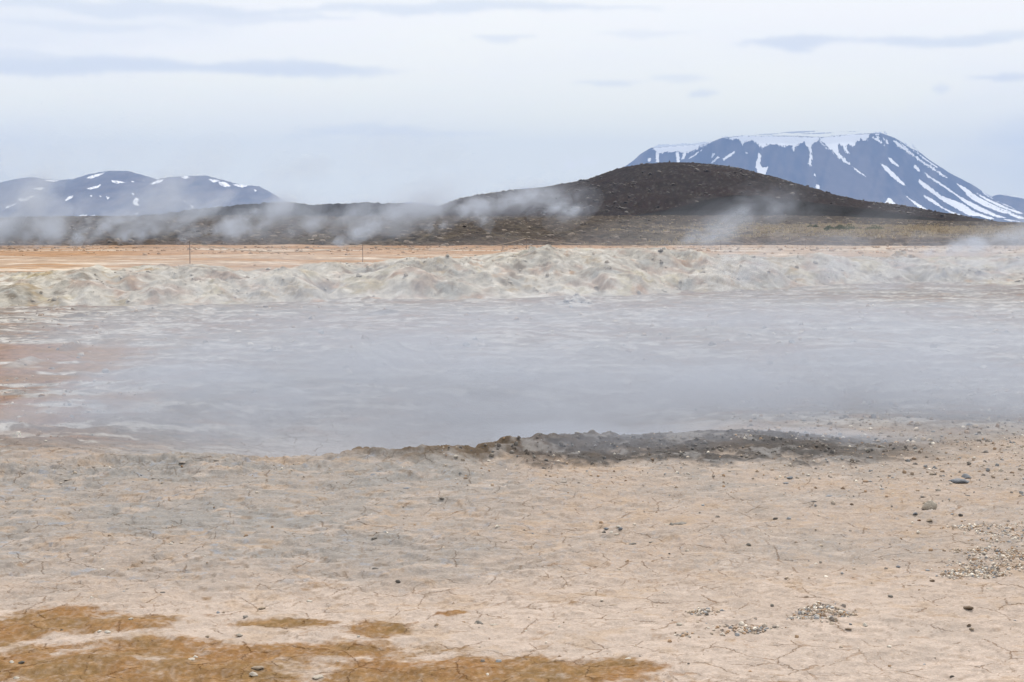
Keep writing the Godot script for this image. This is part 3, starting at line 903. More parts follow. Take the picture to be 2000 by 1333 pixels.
func make_stone(seed_: int, squash: float, angular: float) -> ArrayMesh:
	var sp := SphereMesh.new()
	sp.radius = 0.5
	sp.height = 1.0
	sp.radial_segments = 14
	sp.rings = 8
	var a := sp.get_mesh_arrays()
	var pos: PackedVector3Array = a[Mesh.ARRAY_VERTEX]
	var n := FastNoiseLite.new()
	n.seed = seed_
	n.noise_type = FastNoiseLite.TYPE_SIMPLEX_SMOOTH
	n.frequency = 1.1
	n.fractal_octaves = 2
	var r := RandomNumberGenerator.new()
	r.seed = seed_
	var cuts := []
	for k in 9:
		cuts.append([Vector3(r.randfn(), r.randfn(), r.randfn()).normalized(), r.randf_range(0.26, 0.42)])
	for i in pos.size():
		var p := pos[i]
		p *= 1.0 + 0.5 * n.get_noise_3dv(p * 1.6)
		for c in cuts:
			var over: float = p.dot(c[0]) - c[1]
			if over > 0: p -= c[0] * over * angular
		p.y = maxf(p.y * squash, -0.10 * squash)
		pos[i] = p
	a[Mesh.ARRAY_VERTEX] = pos
	a[Mesh.ARRAY_TANGENT] = null
	var raw := ArrayMesh.new()
	raw.add_surface_from_arrays(Mesh.PRIMITIVE_TRIANGLES, a)
	var st := SurfaceTool.new()
	st.create_from(raw, 0)
	st.set_smooth_group(-1)
	st.generate_normals()
	return st.commit()

func stone_mat(key: String, c: Color) -> StandardMaterial3D:
	if not mats.has(key):
		var m := StandardMaterial3D.new()
		m.resource_name = key
		m.albedo_color = c.linear_to_srgb()
		m.albedo_texture = mats.stone_grain
		m.uv1_triplanar = true
		m.uv1_scale = Vector3.ONE * 1.3
		m.roughness = 0.9
		mats[key] = m
	return mats[key]

func stone(px: float, py: float, w: float, tone: String, shape: int, label: String, called := "stone", tall := 1.0, group := "", parent: Node = self) -> MeshInstance3D:
	var tones := {"dark": Color(0.13, 0.115, 0.105), "blue": Color(0.25, 0.27, 0.31), "grey": Color(0.30, 0.275, 0.25), "brown": Color(0.22, 0.155, 0.105), "pale": Color(0.62, 0.555, 0.475), "white": Color(0.76, 0.71, 0.63), "tan": Color(0.42, 0.33, 0.245), "rust": Color(0.30, 0.16, 0.09), "mud": Color(0.385, 0.335, 0.295)}
	var g := on_ground(px, py)
	var d := g.y
	var x := g.x
	for i in 3:
		var h := plain_height(x, d)
		var g2 := on_ground(px, py, h)
		x = g2.x
		d = g2.y
	var size := w / FOCAL * d
	var o := put(called, stone_shapes[shape], stone_mat("stone_" + tone, tones[tone]), parent)
	var hh := plain_height(x, d)
	size *= 1.15
	o.position = Vector3(x, hh + size * (0.10 * tall if shape < 6 else -0.01), -d)
	o.rotation.y = rng.randf() * TAU if tall > 0.5 else rng.randf_range(-0.35, 0.35)
	o.scale = Vector3(size * 1.12, size * tall, size * (1.0 if tall > 0.5 else 0.7))
	if called == "mud_slab":
		o.position.y -= size * 0.05
		o.scale.y *= 0.6
	if parent == self:
		tag(o, label, "stone" if called == "stone" else "mud slab", group)
	return o

func stones() -> void:
	mats.stone_grain = grain(256, 0.03, 71, 0.55, 1.0)
	for i in 6: stone_shapes.append(make_stone(100 + i, 0.75, 0.85))
	for i in 3: stone_shapes.append(make_stone(200 + i, 0.42, 0.8))
	for s in [
		[1815, 997, 25, "pale", 0, "large pale lumpy stone, biggest on the pinkish mud", 1.45],
		[1877, 1009, 8, "dark", 1, "small dark pointed stone right of the large pale lumpy stone", 1.2],
		[1788, 1005, 9, "blue", 2, "small blue-grey stone just below left of the large pale lumpy stone", 0.8],
		[1795, 1018, 7, "rust", 3, "small reddish stone below the large pale lumpy stone", 0.9],
		[1816, 1024, 13, "tan", 4, "tan stone with dark side below the large pale lumpy stone", 0.6],
		[1803, 969, 11, "dark", 6, "flat dark stone above the large pale lumpy stone", 0.8],
		[1832, 968, 8, "brown", 7, "small flat brown stone beside the flat dark one above the pale lump", 0.8],
		[1891, 969, 12, "dark", 8, "low dark stone upper right of the large pale lumpy stone", 0.9],
		[1872, 938, 34, "blue", 6, "long flat blue-grey slab lying in thin steam", 0.75],
		[1888, 934, 18, "blue", 2, "grey stone behind the long flat blue-grey slab", 0.7],
		[1328, 1024, 22, "grey", 7, "elongated dark grey stone lying diagonal on the tan mud", 1.0],
		[1312, 1026, 9, "grey", 2, "rounded grey stone beside the elongated grey stone", 0.9],
		[1303, 1025, 9, "pale", 8, "flat white chip left of the elongated grey stone", 0.8],
		[778, 1139, 10, "dark", 1, "dark rounded stone standing alone in the middle of the pale mud", 1.05],
		[733, 1112, 12, "dark", 6, "flat dark stone up left of the lone rounded one", 1.0],
		[730, 1055, 12, "grey", 3, "grey pebble cluster stone on cracked mud", 0.7],
		[935, 1219, 15, "grey", 2, "grey brown stone lying left of the pale grey one above the rust patch", 0.7],
		[964, 1221, 13, "pale", 7, "pale grey flat stone right of the grey brown one above the rust patch", 0.9],
		[1890, 1190, 19, "brown", 3, "large brown stone with rusty base low on the right", 0.65],
		[1893, 1222, 8, "brown", 4, "upper of two small brown stones below the large brown stone", 0.9],
		[1899, 1227, 8, "tan", 5, "lower of two small brown stones below the large brown stone", 0.8],
		[1690, 1223, 9, "white", 2, "small bright white stone with yellow base beside gravel patch", 1.1],
		[1662, 1221, 6, "blue", 1, "small dark blue stone between gravel patch and bright white stone", 0.9],
		[1641, 1192, 7, "dark", 3, "tiny dark stone above the right end of the gravel patch", 0.7],
		[1657, 1233, 11, "brown", 8, "flat brown stone just below the gravel patch", 0.9],
		[40, 1297, 13, "dark", 3, "dark stone sitting on rust-brown earth near the picture's corner", 0.8],
		[22, 1295, 9, "white", 4, "small white stone beside the dark stone on rust-brown earth", 0.8],
		[32, 1325, 12, "pale", 6, "pale flat stone on rust-brown earth at the very bottom corner", 1.0],
		[210, 1233, 11, "white", 0, "white stone at the lower edge of the big rust-brown patch", 0.75],
		[193, 1235, 8, "white", 5, "smaller white stone left of the white one at the rust patch edge", 0.8],
		[255, 1211, 9, "pale", 1, "pale stone inside the tip of the big rust-brown patch", 0.7],
		[120, 1232, 6, "dark", 2, "tiny dark stone on the big rust-brown patch", 0.7],
		[468, 1243, 11, "pale", 0, "lumpy pale stone on the rim of the middle rust-brown band", 0.85],
		[405, 1245, 8, "tan", 3, "small tan stone left of the lumpy pale stone on rust band", 0.8],
		[480, 1208, 11, "grey", 1, "grey stone with upright chips above the middle rust-brown band", 0.9],
		[425, 1198, 9, "blue", 2, "small blue-grey stone beside a tan one above the rust band", 0.75],
		[436, 1198, 8, "tan", 4, "small tan stone touching the small blue-grey one above the rust band", 0.75],
		[510, 1190, 13, "tan", 5, "broken tan stone on pale mud above the rust band", 0.6],
		[605, 1176, 10, "white", 3, "small yellowish white stone alone on pale mud", 0.7],
		[318, 1158, 11, "dark", 8, "flat dark stone on pale mud above the rust patches", 1.0],
		[187, 1167, 11, "tan", 7, "flat tan stone above the big rust-brown patch", 0.9],
		[495, 1318, 17, "pale", 2, "pale stone low on a white streak between rust-brown patches", 0.6],
		[503, 1308, 23, "tan", 6, "tan slab above the pale stone between rust-brown patches", 0.8],
		[372, 1289, 17, "pale", 7, "pale flat stone on the whitish strip of the rust-brown ground", 0.9],
		[381, 1284, 10, "white", 4, "small white stone on top right of the pale flat stone", 0.6],
		[620, 1324, 22, "pale", 6, "wide pale flat stone at the bottom edge among rust-brown patches", 0.9],
		[700, 1245, 7, "white", 1, "small white stone at the start of the second rust-brown tongue", 0.9],
		[1328, 1222, 13, "pale", 3, "pinkish pale stone on bare mud in the middle right", 0.75],
		[1227, 1287, 11, "white", 8, "small white stone just above the last rust-brown tongue", 0.9],
		[1345, 1298, 5, "dark", 1, "tiny dark stone above the faint rust-brown smear", 0.8],
		[1575, 1167, 10, "brown", 7, "small brown slanting stone above the gravel patch", 1.4],
		[1508, 1185, 8, "grey", 1, "grey upright stone left of the gravel patch", 1.1],
		[1381, 1202, 8, "dark", 2, "small dark stone among chips left of the gravel patch", 0.8],
		[1198, 1183, 14, "tan", 8, "long flat tan stone in the middle of the pale mud", 0.9],
		[1620, 970, 15, "blue", 8, "dark blue-grey flat stone on open tan mud below the dark wet rim", 1.0],
		[1590, 980, 12, "dark", 7, "flat dark stone left of the blue-grey flat stone", 0.8],
		[1543, 937, 13, "blue", 3, "upper blue-grey stone of a pair below the dark wet rim", 0.7],
		[1536, 944, 12, "blue", 7, "lower blue-grey stone of a pair below the dark wet rim", 0.8],
		[1514, 1015, 10, "dark", 1, "small dark stone on bare tan mud below the stone pair", 0.7],
		[1664, 990, 8, "brown", 2, "small brown stone right of the dark stone on tan mud", 0.9],
		[1463, 1067, 10, "grey", 4, "grey stone with small companion in the middle right mud", 0.75],
		[1236, 1064, 14, "grey", 2, "half sunk grey stone below the pale stone cluster", 0.45],
		[1272, 1058, 10, "grey", 5, "half sunk ringed grey stone right of another below the cluster", 0.5],
		[1307, 1083, 5, "dark", 3, "tiny dark stone in a small pit right of the half sunk stones", 0.8],
		[1934, 1146, 13, "pale", 7, "pale flat stone below the right gravel spread", 0.9],
		[1821, 1137, 9, "brown", 1, "brown stone left of the pale flat one below the gravel spread", 0.9],
		[1784, 1139, 12, "brown", 8, "flat brown stone far left below the right gravel spread", 0.8],
		[1860, 1323, 9, "dark", 4, "small dark stone at the bottom edge on the right", 0.7],
		[1755, 1109, 9, "blue", 0, "small blue stone left of the right gravel spread", 0.8],
		[1740, 1166, 9, "grey", 5, "small grey stone alone on smooth mud right of the gravel patch", 0.7],
		[795, 954, 15, "blue", 7, "blue-grey slab on mud just below the brown blobs of the rim", 0.8],
		[742, 917, 15, "blue", 8, "dark blue slab tucked under the brown blobs of the rim", 0.9],
		[730, 903, 14, "blue", 6, "pale blue slab leaning on the rim blobs", 0.8],
		[862, 980, 10, "grey", 3, "small grey lump right of the blue-grey slab", 0.8],
		[1180, 1041, 9, "dark", 4, "dark stone at the left end of the pale stone cluster", 0.7],
		[1211, 1038, 9, "blue", 1, "blue stone at the right end of the pale stone cluster", 1.0],
		[1209, 1031, 9, "white", 0, "white stone at the top of the pale stone cluster", 0.7],
		[1194, 1041, 8, "white", 2, "white stone in the middle of the pale stone cluster", 0.7],
		[1206, 1043, 9, "pale", 3, "pale stone at the foot of the pale stone cluster", 0.7],
		[1184, 1034, 8, "blue", 5, "small blue stone at the upper left of the pale stone cluster", 0.7]]:
		stone(s[0], s[1], s[2], s[3], s[4], s[5], "stone", s[6], "stones lying on the mud")
	# heaved slabs of dried mud along the rim
	for s in [
		[520, 936, 24, "mud", 6, "jagged mud slab standing proud of the cracked ground", 1.1], [515, 931, 16, "mud", 8, "smaller mud slab behind the jagged one on cracked ground", 1.2],
		[105, 922, 30, "mud", 7, "broken mud slab with dark underside at the far end of the rim", 0.9], [130, 940, 13, "mud", 3, "small mud clod with dark hollow under the rim's far end", 0.8],
		[248, 906, 40, "mud", 6, "wide smooth mud slab on the low part of the rim", 0.7], [196, 910, 34, "mud", 7, "wide mud slab left of the smooth one below the rim", 0.8],
		[1130, 936, 28, "mud", 8, "pale flaking mud slab below the wet dark rim", 0.6], [1096, 943, 24, "mud", 6, "pale flaking mud slab left of another below the wet rim", 0.6],
		[430, 904, 22, "mud", 7, "mud slab tilted on the rim near the left hump", 0.9], [566, 897, 18, "mud", 6, "mud slab on the rim left of the brown blobs", 1.0], [600, 894, 14, "mud", 8, "rounded mud slab at the start of the brown rim", 1.2],
		[210, 957, 30, "mud", 8, "cracked mud plate with a deep shadowed lip", 0.6], [240, 955, 20, "mud", 6, "cracked mud plate touching another with a shadowed lip", 0.7],
		[300, 936, 9, "dark", 3, "dark clod in a hole of the cracked mud", 0.7], [360, 897, 20, "mud", 7, "mud slab on the rim's left hump", 0.8], [1560, 915, 16, "blue", 7, "grey slab on the wet rim under the steam", 0.8], [1700, 912, 22, "mud", 8, "pale grey slab in the steam at the wet rim's end", 0.8]]:
		stone(s[0], s[1], s[2], s[3], s[4], s[5], "mud_slab", s[6], "dried mud slabs along the rim")

# small stones nobody could count: one object per spread
func pebbles(called: String, label: String, count: int, pick: Callable, seed_: int, shape: Mesh = null) -> void:
	var r := RandomNumberGenerator.new()
	r.seed = seed_
	var places := []
	var tints := []
	var guard := 0
	while places.size() < count and guard < count * 30:
		guard += 1
		var g: Array = pick.call(r)              # [x, d, size, colour] or []
		if g.is_empty():
			continue
		var s: float = g[2]
		var b := Basis(Vector3.UP, r.randf() * TAU) * Basis(Vector3.RIGHT, r.randf_range(-0.3, 0.3))
		b = b.scaled_local(Vector3(s * r.randf_range(0.8, 1.3), s * r.randf_range(0.55, 1.1), s * r.randf_range(0.8, 1.2)))
		places.append(Transform3D(b, Vector3(g[0], g[4] + s * 0.02, -g[1])))
		tints.append(g[3])
	var mm := MultiMesh.new()
	mm.transform_format = MultiMesh.TRANSFORM_3D
	mm.use_colors = true
	mm.mesh = shape if shape else mats.pebble_mesh
	mm.instance_count = places.size()
	for i in places.size():
		mm.set_instance_transform(i, places[i])
		mm.set_instance_color(i, tints[i])
	var o := MultiMeshInstance3D.new()
	o.name = numbered(called)
	o.multimesh = mm
	o.material_override = mats.pebble
	add_child(o, true)
	tag(o, label, "gravel" if called == "gravel" else "rubble", "", "stuff")

func pebble_tone(r: RandomNumberGenerator) -> Color:
	var t := [Color(0.40, 0.33, 0.26), Color(0.48, 0.42, 0.36), Color(0.23, 0.20, 0.18), Color(0.28, 0.285, 0.30), Color(0.33, 0.22, 0.14), Color(0.66, 0.61, 0.54), Color(0.36, 0.27, 0.20)]
	return t[r.randi() % t.size()] * r.randf_range(0.8, 1.1)

func gravel() -> void:
	var sp := SphereMesh.new()
	sp.radius = 0.5
	sp.height = 1.0
	sp.radial_segments = 6
	sp.rings = 3
	var a := sp.get_mesh_arrays()
	var pos: PackedVector3Array = a[Mesh.ARRAY_VERTEX]
	for i in pos.size():
		var p := pos[i]
		p += Vector3(sin(p.y * 7 + p.z * 5), sin(p.x * 6 + 1), sin(p.x * 5 + p.y * 8)) * 0.13
		pos[i] = p
	a[Mesh.ARRAY_VERTEX] = pos
	a[Mesh.ARRAY_TANGENT] = null
	var raw := ArrayMesh.new()
	raw.add_surface_from_arrays(Mesh.PRIMITIVE_TRIANGLES, a)
	var st := SurfaceTool.new()
	st.create_from(raw, 0)
	st.set_smooth_group(-1)
	st.generate_normals()
	mats.pebble_mesh = st.commit()
	var m := StandardMaterial3D.new()
	m.resource_name = "pebble"
	m.vertex_color_use_as_albedo = true
	m.roughness = 0.92
	mats.pebble = m
	var spread := func(list: Array) -> Callable:
		return func(r: RandomNumberGenerator) -> Array:
			var e: Array = list[r.randi() % list.size()]
			var q := Vector2(r.randfn(), r.randfn()) * 0.5
			var g := on_ground(e[0] + q.x * e[2], e[1] + q.y * e[3])
			if noise.patch.get_noise_2d(g.x * 2.0, g.y * 1.5) < -0.08 and r.randf() < 0.85:
				return []
			return [g.x, g.y, (0.008 + 0.016 * pow(r.randf(), 3.0)) * e[4], pebble_tone(r), plain_height(g.x, g.y)]
	pebbles("gravel", "spread of mixed gravel at the right edge of the mud", 2600, spread.call([[1960, 1042, 60, 20, 1.0], [2010, 1036, 50, 26, 1.0], [1890, 1028, 40, 6, 1.0], [1930, 1075, 70, 10, 1.1], [1905, 1105, 50, 18, 1.1], [1960, 1118, 60, 12, 1.1], [1885, 1118, 40, 7, 1.3], [1980, 1090, 40, 12, 1.1]]), 301)
	pebbles("gravel", "small heap of gravel on the pale mud beside a white stone", 520, spread.call([[1590, 1203, 34, 12, 1.0], [1610, 1195, 24, 8, 1.1], [1625, 1219, 32, 6, 1.3], [1565, 1207, 22, 7, 1.0], [1650, 1204, 22, 4, 1.0]]), 302)
	pebbles("gravel", "thin scatter of gravel left of the small gravel heap", 260, spread.call([[1465, 1236, 60, 9, 1.3], [1430, 1240, 40, 6, 1.3], [1380, 1202, 40, 7, 1.2], [1340, 1246, 20, 5, 1.1]]), 303)
	pebbles("gravel", "loose pebbles scattered over the whole mud plain", 1600, func(r: RandomNumberGenerator) -> Array:
		var d := 6.5 + 11.0 * sqrt(r.randf())
		var x := (d + 2.0) * r.randf_range(-0.36, 0.36)
		var keep: float = 0.12 + 0.5 * sm(-1.0, 3.0, x) + 0.3 * sm(12.0, 16.0, d) + 0.5 * noise.slow.get_noise_2d(x + 9, d)
		if r.randf() > keep or d > rim.at(x):
			return []
		return [x, d, 0.006 + 0.022 * pow(r.randf(), 5.0) + 0.006 * r.randf(), pebble_tone(r), plain_height(x, d)], 304)
	pebbles("gravel", "dark stony rubble strewn behind and below the wet rim in the steam", 2100, func(r: RandomNumberGenerator) -> Array:
		var g := on_ground(r.randf_range(850, 2350), 870.0 + 48.0 * r.randfn())
		if g.y > 22.0 or g.y < 13.5:
			return []
		var b := g.y - rim.at(g.x)
		if r.randf() > 0.15 + 0.85 * maxf(wet(g.x, g.y), sm(1.5, 3.0, g.x) * 0.6) or (b > 0.1 and g.x < 2.0):
			return []
		var dark := pebble_tone(r).lerp(Color(0.08, 0.078, 0.08), 0.25 + 0.6 * wet(g.x, g.y))
		return [g.x, g.y, 0.010 + 0.035 * pow(r.randf(), 4.0), dark, plain_height(g.x, g.y)], 305)
	pebbles("gravel", "pale stony ground far behind the rim, seen through steam", 2600, func(r: RandomNumberGenerator) -> Array:
		var d := r.randf_range(16.5, 24.0)
		var x := (d + 2.0) * r.randf_range(-0.36, 0.40)
		if crater(x, d) > 0.05 or r.randf() > 0.25 + 0.5 * sm(1.0, 4.0, x) + 0.4 * (1.0 - sm(-5.5, -4.0, x)):
			return []
		return [x, d, 0.015 + 0.05 * pow(r.randf(), 4.0), pebble_tone(r), flat_height(x, d)], 306)
	pebbles("gravel", "stones dotted over the steaming mud flat", 900, func(r: RandomNumberGenerator) -> Array:
		var d := r.randf_range(24.0, 50.0)
		var x := (d + 2.0) * r.randf_range(-0.36, 0.36)
		return [x, d, 0.03 + 0.10 * pow(r.randf(), 5.0), pebble_tone(r), flat_height(x, d)], 307)
	pebbles("rubble", "stony rubble on the face and top of the pale clay bank", 1100, func(r: RandomNumberGenerator) -> Array:
		var x := r.randf_range(-20.0, 22.0)
		var t := r.randf()
		var d := lerpf(foot.at(x), brow.at(x) + 1.0, t)
		var c := mixc(Color(0.42, 0.40, 0.36), Color(0.30, 0.25, 0.2), r.randf())
		return [x, d, 0.04 + 0.17 * pow(r.randf(), 5.0), c, bank_height(x, d)], 308, stone_shapes[2])
	pebbles("rubble", "reddish rubble along the far edge of the ochre plateau", 2600, func(r: RandomNumberGenerator) -> Array:
		var d := 92.0 + 44.0 * r.randf()
		var x := d * r.randf_range(-0.36, 0.30)
		if r.randf() > 0.3 + 0.7 * sm(100, 112, d) + 0.5 * noise.wide.get_noise_2d(x, d):
			return []
		var c := mixc(Color(0.40, 0.25, 0.15), Color(0.26, 0.20, 0.16), r.randf()) * r.randf_range(0.8, 1.2)
		return [x, d, 0.06 + 0.27 * pow(r.randf(), 4.0), c, plateau_height(x, d)], 309, stone_shapes[0])
	pebbles("rubble", "dark lava blocks strewn over the lava field", 9000, func(r: RandomNumberGenerator) -> Array:
		var d := 142.0 + 285.0 * r.randf()
		var x := d * r.randf_range(-0.37, 0.37)
		var g := grassy(x, d)
		if r.randf() < g * 0.92:
			return []
		var c := mixc(Color(0.085, 0.072, 0.064), Color(0.24, 0.195, 0.16), pow(r.randf(), 1.6))
		return [x, d, 0.14 + 0.62 * pow(r.randf(), 4.0), c, lava_height(x, d) - 0.03], 310, stone_shapes[1])

func hill_rocks(hill: MeshInstance3D) -> void:
	# where blocks lie thick on the cinder hill: drop them on the points of its own surface
	var pts: PackedVector3Array = hill.mesh.surface_get_arrays(0)[Mesh.ARRAY_VERTEX]
	pebbles("rubble", "loose blocks scattered over the dark cinder hill", 3000, func(r: RandomNumberGenerator) -> Array:
		var p := pts[r.randi() % pts.size()]
		if -p.z > 915.0 or p.y < 3.0:
			return []
		var thick: float = 0.10 + 0.9 * sm(0.0, 0.45, noise.hill.get_noise_2d(p.x * 0.9 + 500.0, p.z * 0.9)) + 0.5 * (1.0 - sm(20.0, 80.0, p.x)) * sm(0.0, 0.3, noise.hill.get_noise_2d(p.x * 2.0, p.z))
		if r.randf() > thick:
			return []
		var c := mixc(Color(0.030, 0.026, 0.026), Color(0.125, 0.112, 0.105), pow(r.randf(), 1.6))
		return [p.x + r.randf_range(-0.5, 0.5), -p.z, 0.55 + 1.9 * pow(r.randf(), 4.0), c, p.y - 0.1], 311, stone_shapes[3])

# ------------------------------------------------------------------ plants, posts, ropes, small landmarks
func leafy(rx: float, ry: float, rz: float, count: int, seed_: int, blade: float) -> ArrayMesh:
	var r := RandomNumberGenerator.new()
	r.seed = seed_
	var st := SurfaceTool.new()
	st.begin(Mesh.PRIMITIVE_TRIANGLES)
	for i in count:
		var v := Vector3(r.randfn(), absf(r.randfn()) * 0.8, r.randfn())
		v = v.normalized() * pow(r.randf(), 0.35)
		var lump := 0.75 + 0.35 * sin(v.x * 7.0 + seed_) + 0.15 * sin(v.z * 9.0)
		var c := Vector3(v.x * rx * 1.75, (v.y * 1.5 + 0.12) * ry * lump, v.z * rz)
		var a := Vector3(r.randfn(), r.randfn(), r.randfn()).normalized() * blade
		var b := Vector3(r.randfn(), r.randfn() + 0.5, r.randfn()).normalized() * blade * 0.7
		var g := r.randf_range(0.75, 1.25)
		st.set_color(Color(0.085 * g, 0.105 * g, 0.038 * g))
		st.add_vertex(c - a); st.add_vertex(c + b); st.add_vertex(c + a)
		st.set_color(Color(0.075 * g, 0.095 * g, 0.034 * g))
		st.add_vertex(c - a); st.add_vertex(c + a); st.add_vertex(c - b * 0.6)
	st.generate_normals()
	return st.commit()

func tube(points: Array, radius: float, sides := 5) -> ArrayMesh:
	var st := SurfaceTool.new()
	st.begin(Mesh.PRIMITIVE_TRIANGLES)
	var rings := []
	for i in points.size():
		var p: Vector3 = points[i]
		var dir: Vector3 = (points[mini(i + 1, points.size() - 1)] - points[maxi(i - 1, 0)]).normalized()
		var side := dir.cross(Vector3.UP if absf(dir.y) < 0.9 else Vector3.RIGHT).normalized()
		var up := side.cross(dir)
		var ring := []
		for k in sides:
			var a := TAU * k / sides
			ring.append(p + (side * cos(a) + up * sin(a)) * radius)
		rings.append(ring)
	for i in rings.size() - 1:
		for k in sides:
			var a: Vector3 = rings[i][k]
			var b: Vector3 = rings[i][(k + 1) % sides]
			var c: Vector3 = rings[i + 1][(k + 1) % sides]
			var d: Vector3 = rings[i + 1][k]
			for q in [a, b, c, a, c, d]: st.add_vertex(q)
	for k in range(1, sides - 1):
		for q in [rings[0][0], rings[0][k + 1], rings[0][k]]: st.add_vertex(q)
		for q in [rings[-1][0], rings[-1][k], rings[-1][k + 1]]: st.add_vertex(q)
	st.generate_normals()
	return st.commit()

func ground_under(x: float, d: float) -> float:
	if d > brow.at(x) + 5.0:
		return plateau_height(x, d) if d < 141.0 else lava_height(x, d)
	return bank_height(x, d)

func fence() -> void:
	var iron := StandardMaterial3D.new()
	iron.resource_name = "rusty_iron"
	iron.albedo_color = Color(0.115, 0.07, 0.05).linear_to_srgb()
	iron.roughness = 0.85
	var cord := StandardMaterial3D.new()
	cord.resource_name = "pale_cord"
	cord.albedo_color = Color(0.30, 0.25, 0.19).linear_to_srgb()
	cord.roughness = 0.95
	var tops := []
	for p in [[370, 475, 54.5, "tallest thin iron fence post in front of the ochre plateau"], [708, 478, 69.0, "thin iron fence post behind the middle of the clay bank"], [1028, 466, 92.0, "pale iron fence post standing before the brown lava slope"], [1408, 470, 112.0, "short iron fence post in the steam right of the clay bank"], [1574, 468, 125.0, "small iron fence post below the grassy slope"], [1890, 469, 125.0, "small iron fence post near the steam at the far end of the rope"]]:
		var top := at(p[0], p[1], p[2])
		var g := ground_under(top.x, p[2])
		var t := Node3D.new()
		t.name = numbered("fence_post")
		t.position = Vector3(top.x, g, -p[2])
		add_child(t, true)
		tag(t, p[3], "fence post", "iron posts of the rope fence")
		var hgt := top.y - g
		put("rod", tube([Vector3(0, -0.1, 0), Vector3(0.004, hgt * 0.5, 0), Vector3(0, hgt, 0)], 0.012, 7), iron, t)
		var loop := []
		for k in 11:
			var a := TAU * k / 10.0
			loop.append(Vector3(0.0, hgt + 0.03 + 0.03 * sin(a), 0.03 * cos(a)))
		put("eyelet", tube(loop, 0.007, 5), iron, t)
		tops.append(Vector3(top.x, top.y + 0.01, -p[2]))
	var spans := ["pale rope between the tallest fence post and the next one", "pale rope sagging up to the post before the lava slope", "pale rope sagging from the lava slope post into the steam", "pale rope sagging below the grassy slope", "pale rope in front of the green bush and eroded earth"]
	for i in tops.size() - 1:
		var pts := []
		var sag: float = 0.11 + 0.012 * tops[i].distance_to(tops[i + 1])
		for k in 17:
			var t := k / 16.0
			pts.append(tops[i].lerp(tops[i + 1], t) - Vector3(0, sag * 4.0 * t * (1.0 - t), 0))
		var o := put("rope", tube(pts, 0.011, 5), cord)
		tag(o, spans[i], "rope", "ropes of the fence")

